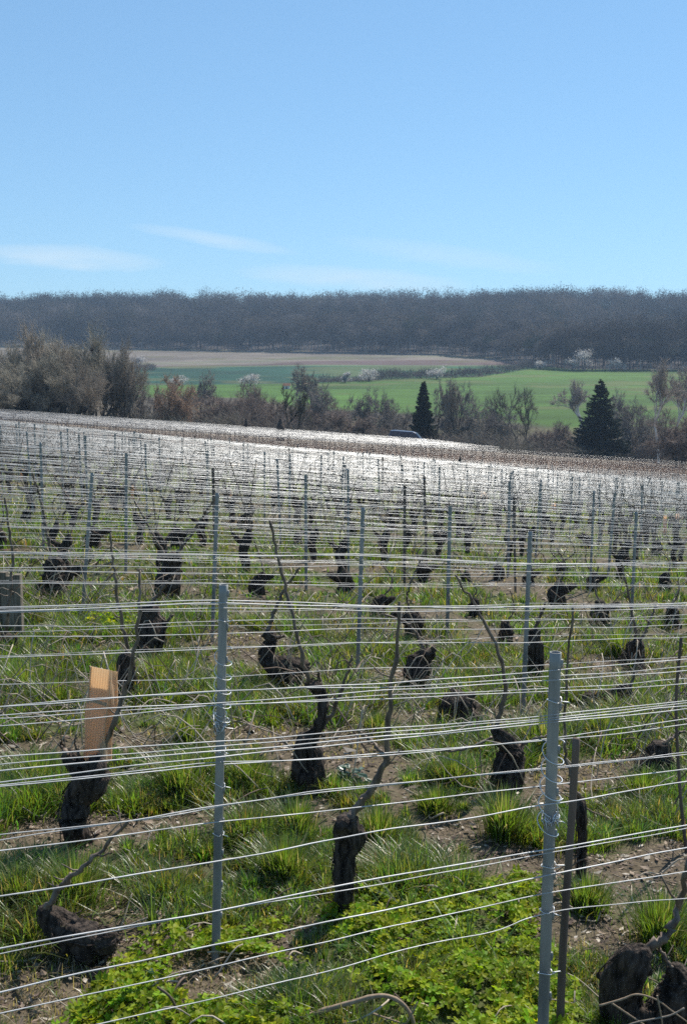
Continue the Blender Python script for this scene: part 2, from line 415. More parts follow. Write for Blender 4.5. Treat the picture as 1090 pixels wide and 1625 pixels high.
# ---------------------------------------------------------------- posts
def post_mesh(kind):
    """folded steel profile, one metre tall, wire notches along the edge facing the slope; scaled to its height"""
    mb = MB(); w = .0148
    if kind == 'round':
        th = np.linspace(0, 2*np.pi, 20, endpoint=False); ring = np.stack([np.cos(th)*w, np.sin(th)*w*.92], -1)
        inner = ring*.82
    else:
        ring = np.array([(-w,-.011),(-w*.4,-.0135),(w*.6,-.0135),(w,-.010),(w*1.08,.006),(w*.9,.016),(w*.6,.016),(w*.72,.002),(w*.5,-.008),(-w*.7,-.008),(-w*.8,.012),(-w*1.1,.012)])
        inner = ring*.97
    k = len(ring); zs = np.linspace(-.1, 1, 45)
    V = []
    for z in zs: V.append(np.column_stack([ring, np.full(k, z)]))
    V.append(np.column_stack([inner, np.full(k, 1.0)])); V.append(np.column_stack([inner, np.full(k, .93)]))
    V = np.concatenate(V); m = len(zs)+2
    i = np.arange(m-1)[:, None]*k; j = np.arange(k)[None]; j2 = (j+1) % k
    q = np.stack([i+j, i+j2, i+k+j2, i+k+j], -1).reshape(-1, 4)
    mb.add(V, q)
    mb.add(np.column_stack([inner, np.full(k, .93)]).mean(0)[None].repeat(1, 0))
    for z in np.arange(.12, .99, .085):          # punched hooks on the right edge
        box(mb, (w*.80, -.006, z), (w*1.28, .003, z+.016))
    me = mb.mesh('steel_post', M['steel'], kind == 'round')
    return me
PM = {'round': post_mesh('round'), 'fold': post_mesh('fold')}
for k_ in PM: pass
PM_rust = {k_: PM[k_].copy() for k_ in PM}
for k_ in PM_rust: PM_rust[k_].materials[0] = M['rust']
def clip_mesh():
    """a wire loop bent round the post with a hooked end"""
    mb = MB(); th = np.linspace(-.4, 2*np.pi-.9, 22)
    P = np.stack([.019*np.cos(th), .0185*np.sin(th), .004*np.sin(th*2)], -1)
    P = np.concatenate([[[.040, -.012, -.006], [.034, -.022, .002]], P, [[.018, -.030, .006]]])
    tube(mb, P, .0014, 5); return mb.mesh('wire_clip', M['clip'])
CLIP = clip_mesh()
def spiral_mesh():
    mb = MB(); t = np.linspace(0, 1, 90)
    P = np.stack([.028*np.cos(t*5*2*np.pi)+.004, .024*np.sin(t*5*2*np.pi), -.24*t + .012*np.sin(t*31)], -1)
    tube(mb, P, .0015, 5); return mb.mesh('twisted_tie', M['clip'])
SPIRAL = spiral_mesh()
LPOST = 1.29
def solve_post(px, py):
    """depth at which a post LPOST tall has its top at this pixel"""
    d = ray(px, py); best = None
    for t in np.geomspace(1.5, 160, 1600):
        X, Y = d[0]*t, d[1]*t
        e = H + d[2]*t - LPOST - float(gz(X, Y))
        if e < 0: return t
    return None
POSTS = {}      # row -> list of (s, top pixel or None, kind)
OBS = [(881,1035,858,1700,0,'round'),(355,928,342,1500,1,'round'),(841,843,829,1145,3,'round'),(576,805,567,1089,4,'round'),
       (345,782,337,1036,5,'round'),(714,803,709,1019,5,'fold'),(1009,812,1000,1006,5,'round'),(147,750,132,989,6,'round')]
OBS2 = [(201,719),(338,742),(485,753),(815,787),(942,779),(642,770),(65,702),(136,691),(183,688),(231,704),(253,694),(326,700),(440,728),(510,722),
        (545,724),(552,744),(600,728),(673,756),(690,731),(697,741),(796,744),(808,763),(870,746),(908,756),(949,752),(977,758),(997,756),(1018,770),
        (1032,759),(1050,764),(1074,766),(43,685),(97,684),(26,672),(420,717),(459,711)]
def post_thing(base, top, kind, label, group, rusty=False, clips=0):
    base = np.array(base); top = np.array(top); v = Vector(top-base)
    o = empty('vineyard_post', base, label, 'post', group)
    o.rotation_mode = 'QUATERNION'
    b = link('steel_profile', (PM_rust if rusty else PM)[kind], o)
    b.scale = (1, 1, v.length)
    b.rotation_mode = 'QUATERNION'; b.rotation_quaternion = Vector((0, 0, 1)).rotation_difference(v)
    return o, v
posts = []      # (row, s, base, top, kind, rusty)
for (tx, ty, bx_, by_, row, kind) in OBS:
    n = ROW0 + PITCHROW*row
    t_ = on_row(tx, ty, n)
    X, Y = t_[0], t_[1]
    b_ = on_row(bx_, by_, n); bx, by = b_[0], b_[1]
    g = float(gzn(bx, by))
    posts.append((row, sof(bx, by), np.array([bx, by, g]), t_, kind, False))
for (tx, ty) in OBS2:
    t = solve_post(tx, ty)
    if t is None: continue
    d = ray(tx, ty); X, Y = d[0]*t, d[1]*t
    row = max(7, int(round((nof(X, Y)-ROW0)/PITCHROW))); n = ROW0 + PITCHROW*row
    if n > N_BROWN0-2: continue
    p = on_row(tx, ty, n); lean = rs.normal(0, .025)
    g = float(gz(p[0], p[1]))
    posts.append((row, sof(p[0], p[1]), np.array([p[0]-lean, p[1], g]), np.array([p[0], p[1], max(p[2], g+1.0)]), 'round' if rs.rand() < .6 else 'fold', rs.rand() < .12 or (tx, ty) == (642,770)))
def srange(n, lo=-40, hi=1130):
    """along-row span that the picture can see"""
    def s_at(u):
        k = (u-CX)/FPX          # X = k*Y (near enough)
        Yv = n/(CP - k*SP); return sof(k*Yv, Yv)
    return s_at(lo), s_at(hi)
lastrow = int((N_BROWN0 - 2 - ROW0)/PITCHROW)
gen = []
for row in range(7, lastrow+1):
    n = ROW0 + PITCHROW*row; s0, s1 = srange(n)
    have = [p[1] for p in posts if p[0] == row]
    ph = (have[0] if have else rs.uniform(0, 2.35)) % 2.35
    k0 = math.ceil((s0-ph)/2.35)
    for k in range(k0, int((s1-ph)/2.35)+1):
        s = ph + 2.35*k + rs.normal(0, .05)
        if any(abs(s-h_) < 1.0 for h_ in have): continue
        if rs.rand() < (.55 if row < 14 else .3): continue
        X, Y = xy(n, s); g = float(gz(X, Y)); hgt = 1.27 + rs.normal(0, .05); lean = rs.normal(0, .03, 2)
        posts.append((row, s, np.array([X, Y, g]), np.array([X+lean[0], Y+lean[1], g+hgt]), 'round' if rs.rand() < .6 else 'fold', rs.rand() < .12))
posts.sort(key=lambda p: (p[0], p[1]))
NEARLAB = {0: 'thick grey steel post rising from the bottom edge beside a leaning wooden stake',
           1: 'grey steel post with a twisted wire spiral, standing right of the brown plastic sleeve'}
farposts = []
count = {}
inrow = {}
for p in posts: inrow[p[0]] = inrow.get(p[0], 0) + 1
made = 0
for (row, s, b_, t_, kind, rusty) in posts:
    i = count.get(row, 0); count[row] = i+1
    if made >= 296: farposts.append((b_, t_)); continue
    made += 1
    if row in NEARLAB: lab, grp = NEARLAB[row], 'steel posts of the front rows'
    elif row < 14:
        cn = 'rusty brown' if rusty else 'grey steel'
        if inrow[row] == 1: lab = f'only {cn} post in the {ordw(row)} row of wires'
        else: lab = f'{cn} post in the {ordw(row)} row of wires, {ordw(i)} from the left there'
        grp = 'steel posts of the middle rows'
    else:
        lab, grp = ('thin dark post far down the slope among the glinting wires', 'distant thin vineyard posts')
    o, v = post_thing(b_, t_, kind, lab, grp, rusty)
    if row < 7:
        L_ = v.length; dirn = np.array(v.normalized())
        hs = [1.17, .86, .74, .62, .45] if row < 2 else [1.15, .75]
        for hh in hs:
            c_ = link('wire_clip', CLIP, o, Vector(dirn*hh*L_/1.29)); c_.rotation_euler = (rs.normal(0, .15), rs.normal(0, .1), rs.uniform(-.6, .6))
        if row < 2:
            sp = link('twisted_tie', SPIRAL, o, Vector(dirn*((.90+.27) if row == 1 else 1.06)*L_/1.29)); sp.rotation_euler = (.02, .04, 0)
            if row == 1: sp.location = Vector(dirn*1.08)
            knot = MB(); rr = np.random.RandomState(row)
            for q_ in range(7):
                a = rr.uniform(0, 6.28); P = np.array([[.021*math.cos(a+t), .021*math.sin(a+t), .012*rr.normal()+.004*t] for t in np.linspace(0, 3.2, 9)])
                P = np.concatenate([P, [P[-1] + rr.normal(0, .015, 3)]]); tube(knot, P, .0013, 4)
            link('wire_knot', knot.mesh('wire_knot', M['clip']), o, Vector(dirn*(.815 if row == 1 else .88)))

# ---------------------------------------------------------------- trellis wires
WR = .0021
def wire_mesh(P, r, mat, sides=6):
    mb = MB(); tube(mb, P, r, sides, cap=False); return mb.mesh('trellis_wire', mat)
def wire_px(pts, n, r=WR, name='trellis_wire', label=None, group=None, mat='wire_front', wob=.0015):
    P = np.array([on_row(x, y, n) for x, y in pts])
    # a little slack between the given points
    out_ = []
    for a, b in zip(P[:-1], P[1:]):
        m_ = max(3, int(np.linalg.norm(b-a)/.05)); out_ += [a*(1-t)+b*t for t in np.linspace(0, 1, m_, endpoint=False)]
    out_.append(P[-1]); Q = np.array(out_)
    K = np.ones(5)/5; Qs = Q.copy()
    for a in range(3): Qs[:, a] = np.convolve(np.pad(Q[:, a], 2, 'edge'), K, 'valid')
    s = sof(Qs[:, 0], Qs[:, 1]); sd_ = rs.randint(1e6)
    Qs[:, 2] += wob*2.2*(noise3(s*7, 0*s, 0, sd_)-.5) + wob*3*(noise3(s*1.6, 0*s, 0, sd_+1)-.5)
    return tag(link(name, wire_mesh(Qs, r, M[mat])), label, 'wire', group)
E = 40
FW = [
 ([(-E,1512),(0,1503),(338,1446),(550,1405),(863,1350),(1090,1309),(1130,1302)], .0030, 'thick bright front wire near the middle of the front post, upper of a close pair'),
 ([(-E,1523),(0,1513),(200,1474),(338,1449),(550,1412),(700,1384),(863,1354),(908,1346),(1090,1315),(1130,1308)], .0018, 'thin wire twisting just under the thick bright front wire'),
 ([(-E,1584),(0,1574),(338,1502),(550,1457),(863,1390),(1090,1344),(1130,1336)], .0030, 'taut pale wire crossing in front of the foot of the spiral-bound post'),
 ([(-E,1619),(0,1610),(277,1550),(550,1487),(691,1455),(737,1445),(853,1420),(893,1412),(1090,1383),(1130,1378)], .0022, 'front wire running low over the clover, second from the bottom'),
 ([(100,1640),(177,1623),(277,1600),(353,1583),(454,1557),(550,1535),(600,1517),(661,1502),(742,1486),(802,1477),(822,1462),(853,1456),(883,1446),(1090,1426),(1130,1422)], .0020, 'lowest slack front wire kinked where it meets the front post'),
 ([(-E,1430),(0,1424),(338,1367),(454,1348),(484,1339),(550,1329),(616,1315),(691,1305),(742,1298),(863,1277),(969,1262),(1024,1250),(1090,1240),(1130,1234)], .0028, 'bright wavy wire crossing the trunk of the straight vine'),
 ([(-E,1338),(0,1330),(200,1303),(358,1275),(550,1253),(863,1221),(1090,1197),(1130,1193)], .0020, 'lower wire of the pair passing behind the front post'),
 ([(-E,1330),(0,1322),(190,1306),(300,1293),(352,1277),(550,1248),(863,1218),(1000,1204),(1090,1193),(1130,1190)], .0018, 'upper wire of the pair passing behind the front post'),
 ([(-E,1206),(0,1201),(338,1179),(550,1160),(863,1137),(1090,1113),(1130,1109)], .0020, 'topmost wire of the front bundle below the brown sleeve'),
 ([(-E,1219),(0,1214),(300,1190),(550,1168),(863,1141),(1090,1117),(1130,1113)], .0018, 'second wire down in the front bundle below the brown sleeve'),
 ([(-E,1230),(0,1224),(200,1206),(400,1188),(550,1174),(863,1144),(1000,1128),(1090,1119),(1130,1115)], .0026, 'thick third wire of the front bundle below the brown sleeve'),
 ([(-E,1247),(0,1241),(200,1217),(400,1196),(550,1181),(863,1147),(1090,1124),(1130,1120)], .0024, 'bottom wire of the front bundle below the brown sleeve'),
 ([(-E,1124),(0,1121),(338,1099),(550,1087),(873,1065),(1090,1046),(1130,1042)], .0022, 'front wire notched into the top of the front post'),
 ([(-E,1139),(0,1136),(338,1117),(520,1103),(550,1100),(868,1080),(1090,1065),(1130,1062)], .0020, 'front wire just under the one notched into the front post top'),
]
for i, (pts, r, lab) in enumerate(FW):
    n = ROW0 + (.03 if 'behind' in lab else -.022)
    wire_px(pts, n, r*.53, label=lab, group='wires of the front row', wob=.0018)
def row_wires(row, n, hs, s0, s1, slack, step):
    res = []
    ps = sorted(p[1] for p in posts if p[0] == row)
    for h_ in hs:
        s = np.arange(s0, s1+step, step); X, Y = xy(n + rs.choice([-.02, .02]), s)
        z = gz(X, Y) + h_ + rs.normal(0, .012)
        ph = ((s - (ps[0] if ps else 0))/2.35) % 1
        sag = slack*rs.uniform(.2, 1.2)*4*ph*(1-ph)
        sd_ = rs.randint(1e6)
        z = z - sag + slack*1.2*(noise3(s*.6, 0*s, 0, sd_)-.5) + slack*.5*(noise3(s*2.7, 0*s, 0, sd_+5)-.5)
        res.append(np.stack([X, Y, z], -1))
    return res
HS = [1.245, 1.205, .97, .90, .865, .71, .685, .52]
indiv = len(FW)
farw = MB()
for row in range(1, lastrow+1):
    n = ROW0 + PITCHROW*row; s0, s1 = srange(n, -140, 1230)
    hs = [1.235, 1.228, 1.20, .935, .905, .70, .675, .49] if row == 1 else ([1.23, 1.21, 1.16, .93, .88, .78, .68, .53] if row < 5 else HS)
    for P in row_wires(row, n, hs, s0, s1, .022, .10 if row < 6 else (.3 if row < 20 else .7)):
        r = .0016 if row < 3 else (.00135 if row < 8 else (.0020 if row < 14 else .0030))
        if indiv < 298:
            tag(link('trellis_wire', wire_mesh(P, r*rs.uniform(.8, 1.2), M['wire_front' if row < 5 else ('wire_far' if row >= 12 else ('wire' if rs.rand() < .7 else 'wire_old'))], 6 if row < 12 else 5)),
                f'shiny wire strung along the {ordw(row)} row of posts', 'wire', f'wires of the {ordw(row)} row'); indiv += 1
        else: tube(farw, P, .0036, 5, cap=False)
n = N_BROWN0+1
while n < N_END:
    s0, s1 = srange(n, -140, 1230)
    far_block = n > N_BROWN1
    if far_block: s1 = min(s1, 66)
    for P in row_wires(-1, n, [1.2, 1.1, 1.0, .9, .8, .7, .6] if far_block else [1.0], s0, s1, .02, 1.5):
        tube(farw, P, (.0055 if far_block else .0016), 4, cap=False)
    n += PITCHROW
tag(link('distant_wires', farw.mesh('distant_wires', M['wire_far'])), kind='stuff', label='glinting wires of the far blocks up to the crest', cat='wires')

# distant posts and brown stakes of the young block
stake_me = MB(); tube(stake_me, [(0, 0, -.1), (0, 0, .5), (.01, 0, 1.0)], [.024, .022, .02], 6)
stake_me = stake_me.mesh('brown_stake', M['stakewood'])
cand = []
n = N_BROWN0
while n < N_END:
    s0, s1 = srange(n, -20, 1110)
    if n > N_BROWN1: s1 = min(s1, 66)
    for s in np.arange(s0, s1, 1.25 if n < N_BROWN1 else 2.3):
        X, Y = xy(n, s + rs.normal(0, .2)); cand.append((n, X, Y))
    n += PITCHROW*(2 if n < N_BROWN1 else 1.0)
order = sorted(range(len(cand)), key=lambda i: cand[i][2])
far = MB()
for rank, i in enumerate(order):
    n, X, Y = cand[i]; g = float(gz(X, Y)); hgt = rs.uniform(.8, 1.15)
    if rank < 290 and n < N_BROWN1:
        o = link('brown_stake', stake_me, None, (X, Y, g)); o.scale = (1, 1, hgt); o.rotation_euler = (rs.normal(0, .04), rs.normal(0, .04), rs.uniform(0, 6))
        tag(o, 'short brown stake in the bare brown plot below the crest', 'stake', 'stakes of the brown young plot')
    else: sticks(far, [[X, Y, g]], [[X+rs.normal(0, .03), Y, g+hgt]], [.022], [.02], (.115, .085, .065) if n < N_BROWN1 else (.10, .10, .10), 4)
for b_, t_ in farposts: sticks(far, [b_], [t_], [.02], [.02], (.13, .15, .17), 4)
tag(link('distant_stakes', far.mesh('distant_stakes', M['litter'], True, True)), kind='stuff', label='tiny stakes and posts near the crest of the slope', cat='stakes')
# dry canes standing in the brown plot
mb = MB(); k = 16000
n_ = rs.uniform(N_BROWN0-1, N_BROWN1+2, k); n_ = ROW0 + PITCHROW*np.round((n_-ROW0)/PITCHROW) + rs.normal(0, .08, k)
s0 = np.array([srange(v)[0] for v in n_]); s1 = np.array([srange(v)[1] for v in n_]); s_ = s0 + (s1-s0)*rs.rand(k)
X, Y = xy(n_, s_); g = gz(X, Y); base = np.stack([X, Y, g], -1)
tip = base + np.stack([rs.normal(0, .16, k), rs.normal(0, .1, k), rs.uniform(.4, 1.0, k)], -1)
colr = np.array([.30, .20, .145])*rs.uniform(.6, 1.4, (k, 1))
sticks(mb, base, tip, np.full(k, .010), np.full(k, .006), colr)
tag(link('dry_canes', mb.mesh('dry_canes', M['litter'], True, True)), kind='stuff', label='dense dry brown canes of the young plot', cat='canes')

# ---------------------------------------------------------------- vines
def bark_bump(seed, amp=.32, ridges=7):
    def f(t, th, P):
        x = np.cos(th)*1.3 + seed*3.1; y = np.sin(th)*1.3; z = t*7
        b = fbm(x, y, z, seed, 3); r_ = noise3(np.cos(th)*3.2+seed, np.sin(th)*3.2, t*2.6, seed+9)
        return 1 + amp*2*(b-.5) + amp*1.1*(r_-.5) + .05*np.sin(th*ridges + 5*b)
    return f
def trunk_add(mb, P, R, seed, sides=16, rings=30, amp=.32):
    u = np.linspace(0, len(P)-1, rings); Ps = smoothpath(P, rings); Rs = np.interp(u, range(len(P)), R)
    tube(mb, Ps, Rs, sides, bump=bark_bump(seed, amp))
    if rings > 40:
        T_, U_, V_ = frames(Ps); rr = np.random.RandomState(seed+5)
        for _ in range(46):      # stringy bark peeling off
            i0 = rr.randint(1, rings-14); m_ = rr.randint(6, 13); th = rr.uniform(0, 6.28) + np.linspace(0, rr.normal(0, .5), m_); ii = np.arange(i0, i0+m_)
            lift = 1.06 + .22*rr.rand()*np.abs(np.linspace(-1, 1, m_))**2 + rr.uniform(0, .12)
            Pb = Ps[ii] + (Rs[ii]*lift)[:, None]*(np.cos(th)[:, None]*U_[ii] + np.sin(th)[:, None]*V_[ii])
            tube(mb, Pb, np.full(m_, rr.uniform(.0010, .0032))*np.linspace(1, .4, m_), 4)
    for _ in range(int(rings/5)):       # burrs and cut spurs
        i = (seed*7 + _*13) % (rings-4) + 2; th = seed*1.7 + _*2.4; d = np.array([math.cos(th), math.sin(th)*.8, .35 + .3*math.sin(_*5.1)]); d /= np.linalg.norm(d)
        b_ = Rs[i]*(.9 if rings < 40 else .78); tube(mb, [Ps[i], Ps[i]+d*b_*.9, Ps[i]+d*b_*(1.25+.35*math.sin(_*3.7+seed))], [b_*.55, b_*.42, b_*.16], 8, bump=bark_bump(seed+_, .4))
def cane_mesh(P, r0, r1, seed, rings=26, sides=7, side_shoot=True):
    rr = np.random.RandomState(seed); mb = MB(); Q = smoothpath(P, rings)
    Q[1:-1] += rr.normal(0, r0*.35, (rings-2, 3)); t = np.linspace(0, 1, rings); R = r0 + (r1-r0)*t
    R = R*(1 + .28*(np.arange(rings) % 4 == 0)); tube(mb, Q, R, sides)
    if side_shoot:
        for _ in range(3):
            i = rr.randint(2, rings-2); d = rr.normal(0, 1, 3)*[1, .6, .6]; d[2] = abs(d[2]); d /= np.linalg.norm(d)
            tube(mb, [Q[i], Q[i] + d*r0*2.5, Q[i] + d*r0*6 + [0, 0, r0*2]], [r1*.8, r1*.6, r1*.4], 5)
    return mb.mesh('cane', M['cane'])
def vine_px(base, trunks, canes, label, dY=.0, group='old vines of the front rows', wires_col=None):
    g = ground_at(*base); Yb = g[1]
    o = empty('grapevine', g, label, 'vine', group); sd_ = int(base[0]*7+base[1])
    def to(x, y, dy=0): return at_depth(x, y, Yb+dy) - g
    k = zc(g)/FPX; mb = MB(); rr = np.random.RandomState(sd_)
    for ti, tr in enumerate(trunks):
        P = [to(x, y, rr.normal(0, .02) if i else 0) for i, (x, y, r) in enumerate(tr)]; R = [r*k for _, _, r in tr]
        if ti == 0: P = [P[0] - np.array([0, 0, .06])] + P; R = [R[0]*1.1] + R
        trunk_add(mb, P, R, sd_+ti, 26, 56, .42)
    link('trunk', mb.mesh('trunk', M['bark']), o)
    for ci, cn in enumerate(canes):
        P = [to(x, y, rr.normal(0, .02)) for x, y, r in cn]
        link('cane', cane_mesh(P, cn[0][2]*k*.8, cn[-1][2]*k*.75, sd_+ci*3), o)
    return o
vine_px((128,1512), [[(150,1512,24),(140,1492,29),(112,1480,29),(86,1462,21),(64,1444,10)], [(150,1500,22),(168,1492,20),(178,1484,12)]],
        [[(74,1442,6),(100,1405,4.5),(130,1378,4),(165,1345,3.5),(205,1300,3)], [(80,1440,4),(95,1410,3),(112,1385,2.5)]], 'low sprawling dark vine trunk at the lower left edge')
vine_px((123,1338), [[(124,1336,22),(116,1300,19),(124,1270,21),(142,1243,25),(150,1222,22),(148,1212,14)], [(140,1235,16),(120,1212,12),(106,1194,9)]],
        [[(158,1212,6),(166,1186,5.5),(183,1140,5),(200,1095,4.5),(214,1040,4),(222,960,3.2),(223,905,2.5)], [(106,1196,5),(100,1186,3),(96,1176,2)], [(128,1205,3),(120,1180,2),(122,1165,1.5)]],
        'twisted vine carrying the brown plastic sleeve')
vine_px((492,1252), [[(494,1250,26),(490,1220,25),(487,1190,19),(486,1165,13)], [(486,1180,12),(504,1158,8),(512,1128,8),(512,1098,7)], [(512,1104,8),(498,1088,9),(486,1086,5)]],
        [[(505,1160,5),(522,1140,4),(545,1088,3),(558,1040,2.2)], [(490,1084,4),(470,1000,3.2),(447,910,3),(428,826,2.5)], [(508,1085,3),(505,1065,2.4)], [(500,1245,5),(470,1190,2),(440,1175,1.6)]],
        'stout vine left of the broad-leaved weeds, with a crooked upright arm')
vine_px((546,1450), [[(546,1449,17),(547,1405,16),(547,1360,17),(551,1325,21),(548,1302,17)], [(550,1345,16),(566,1330,13),(572,1318,9)]],
        [[(556,1300,9),(572,1275,8),(600,1238,7),(611,1200,6),(618,1130,4.5),(628,1030,4),(634,955,2.6)], [(611,1202,4),(590,1178,3.4),(570,1160,2.6)]],
        'upright straight vine trunk at the upper edge of the clover, with one long cane')
vine_px((803,1252), [[(802,1250,23),(806,1220,22),(810,1195,20),(797,1172,13),(784,1155,7)], [(810,1200,20),(822,1186,12)]],
        [[(786,1158,5),(800,1100,3.4),(792,1040,3),(755,965,2.6),(722,912,2)], [(780,1170,3),(730,1190,2.6),(670,1188,2)], [(822,1185,3),(850,1172,2),(880,1165,1.6)]],
        'thick dark vine trunk left of the front post')
vine_px((730,1142), [[(730,1140,32),(728,1122,28),(736,1108,16)], [(740,1130,20),(722,1108,14)]], [[(722,1105,3),(716,1092,2)]], 'low cut-off vine stump shaped like a mound')
vine_px((458,1090), [[(458,1088,21),(456,1066,26),(436,1056,18),(424,1044,14),(430,1018,10),(424,1004,10)], [(470,1062,18),(484,1060,10)]],
        [[(424,1004,4.5),(436,970,3),(452,936,2.2),(476,900,1.8)], [(432,1014,4),(450,1010,2.5)]], 'vine stump bent into a hook, right of the spiral-bound post')
vine_px((664,1082), [[(664,1081,20),(664,1060,22),(668,1046,18),(680,1034,8)], [(672,1048,9),(684,1040,6),(688,1026,4)]], [[(672,1036,4),(664,1012,3),(646,990,2.4),(610,975,2)], [(680,1034,2.5),(676,1022,1.5)]],
        'squat spiky vine stump between two thin canes')
vine_px((240,1044), [[(236,1042,19),(242,1010,20),(240,985,18),(238,962,14)], [(246,1000,14),(262,990,8)]], [[(238,962,4),(262,930,2.5),(286,900,2)], [(262,990,3),(275,975,2)]], 'tall black vine trunk behind the top of the brown sleeve')
vine_px((200,1112), [[(198,1110,13),(202,1080,14),(200,1050,13),(204,1040,8)]], [[(204,1040,4),(192,980,3),(182,915,2.6),(176,845,2)], [(206,1090,4),(212,1105,3)]], 'slim dark vine trunk immediately right of the brown sleeve')
vine_px((921,1388), [[(921,1387,8),(922,1340,7.5),(922,1290,8),(920,1265,6)]], [[(920,1268,4),(912,1250,3.2),(900,1210,3),(896,1130,3),(908,960,2.2)], [(916,1266,3),(905,1240,2.2)]], 'thin young vine trunk behind the leaning wooden stake')
vine_px((1040,1226), [[(1036,1226,28),(1044,1205,25),(1050,1180,16)]], [[(1050,1180,4),(1070,1168,3),(1085,1160,2)]], 'rounded vine stump cut by the right edge, half way up')
vine_px((1000,1640), [[(1000,1650,32),(984,1590,29),(986,1556,31),(1008,1524,25),(1026,1506,12)], [(1000,1625,26),(1036,1618,24),(1066,1592,27),(1076,1558,23),(1068,1532,11)]],
        [[(1020,1508,10),(1044,1498,9),(1062,1478,8),(1076,1440,6),(1088,1390,5),(1098,1330,4)], [(1068,1540,4),(1050,1512,3),(1040,1496,2)]], 'big forked black vine in the bottom right corner')
vine_px((1003,1056), [[(1002,1055,19),(1004,1038,17),(1010,1020,9)]], [[(1010,1022,3),(1024,1000,2.4),(1040,960,2)], [(1010,1020,3),(1000,960,2.4),(984,890,2)]], 'square black vine stump in front of a bright grass tuft')
vine_px((847,1078), [[(848,1076,12),(850,1050,13),(847,1020,12),(848,1000,9)]], [[(848,1002,4),(856,980,3),(866,955,2)]], 'dark vine trunk half hidden by the thin grey post at its left')
vine_px((935,1118), [[(930,1118,20),(950,1112,14),(975,1104,11),(998,1092,9)]], [[(998,1094,3),(1006,1070,2.2),(1022,1030,1.6)]], 'vine trunk leaning low to the right over dry prunings')
vine_px((80,946), [[(78,945,22),(86,928,20),(90,912,22),(86,896,14),(82,886,9)], [(96,916,12),(116,908,9),(134,902,6)]], [[(82,886,3),(66,800,2.2),(52,750,1.8)], [(134,902,2.5),(150,880,1.6)]], 'spread-armed dark vine left of a grey post near the left edge')
vine_px((264,950), [[(264,948,18),(268,925,19),(272,905,15),(278,880,10)]], [[(274,900,3),(250,860,2.4),(214,795,2)], [(278,882,3),(310,840,2.4),(345,785,2)]], 'vine with two crossing canes left of the tall grey post')
vine_px((14,1040), [[(12,1038,22),(10,1022,21),(22,1014,10)]], [[(10,1014,4),(14,960,2.8),(20,880,2.4),(8,790,2)]], 'cut-off vine stump at the left edge below the old wooden post')
OTHER = [(410,942,13),(546,942,14),(674,922,11),(602,978,13),(654,1012,17),(755,978,11),(800,1016,12),(885,962,15),(955,992,15),(942,938,11),(790,918,9),(888,918,10),(1052,938,11),(1068,996,13),
         (150,872,14),(284,868,12),(45,835,10),(0,870,12),(470,868,9),(385,838,8),(560,850,8),(620,842,8),(700,862,9),(930,868,8),(1040,880,9),(840,928,9),(740,930,9)]
for i, (x, y, r) in enumerate(OTHER):
    r = r*.86; rr = np.random.RandomState(900+i); k = rr.choice([-1, 1]); t = rr.uniform(-1, 1)
    g = ground_at(x, y+2); row = int(round((nof(g[0], g[1])-ROW0)/PITCHROW))
    tr = [[(x, y, r), (x+k*r*.3, y-r*1.3, r*.95), (x+t*r*.4, y-r*2.2, r*.8), (x+t*r, y-r*2.9, r*.45)]]
    if rr.rand() < .6: tr.append([(x, y-r*1.6, r*.6), (x-k*r*1.4, y-r*2.3, r*.4), (x-k*r*2.2, y-r*2.6, r*.25)])
    cn = [[(x+t*r, y-r*2.8, r*.16), (x+t*r+rr.normal(0, 1.2)*r, y-r*5, r*.13), (x+t*r+rr.normal(0, 2.2)*r, y-r*rr.uniform(7, 10), r*.1)] for _ in range(rr.randint(1, 3))]
    rows_ = ordw(max(row, 0)); hint = 'left part' if x < 360 else ('middle' if x < 730 else 'right part')
    vine_px((x, y), tr, cn, f'gnarled black vine in the {rows_} row of wires, {["squat","knotted","tilted"][i%3]}, {hint} of the photo', group='old vines of the middle rows')
# vines further down the slope: four shapes, copied
def vine_proto(seed):
    rr = np.random.RandomState(seed); mb = MB(); k = rr.choice([-1, 1])
    P = [(0, 0, -.06), (k*.02, 0, .1), (-k*.03, .02, .25), (k*.05, 0, .38), (k*.08, 0, .46)]
    trunk_add(mb, np.array(P), [.06, .05, .055, .06, .03], seed, 10, 16)
    trunk_add(mb, np.array([(0, 0, .3), (-k*.1, 0, .38), (-k*.19, .03, .44)]), [.04, .03, .018], seed+1, 8, 8)
    a = mb.mesh('trunk', M['bark']); cs = []
    for j in range(rr.randint(2, 4)):
        x0 = rr.choice([k*.08, -k*.19]); Q = [(x0, 0, .44), (x0+rr.normal(0, .08), rr.normal(0, .03), .75), (x0+rr.normal(0, .25), rr.normal(0, .06), rr.uniform(.95, 1.3))]
        cs.append(cane_mesh(np.array(Q), .008, .005, seed*5+j, 10, 5, True))
    return a, cs
VP = [vine_proto(40+i) for i in range(6)]
made = 0; farv = MB()
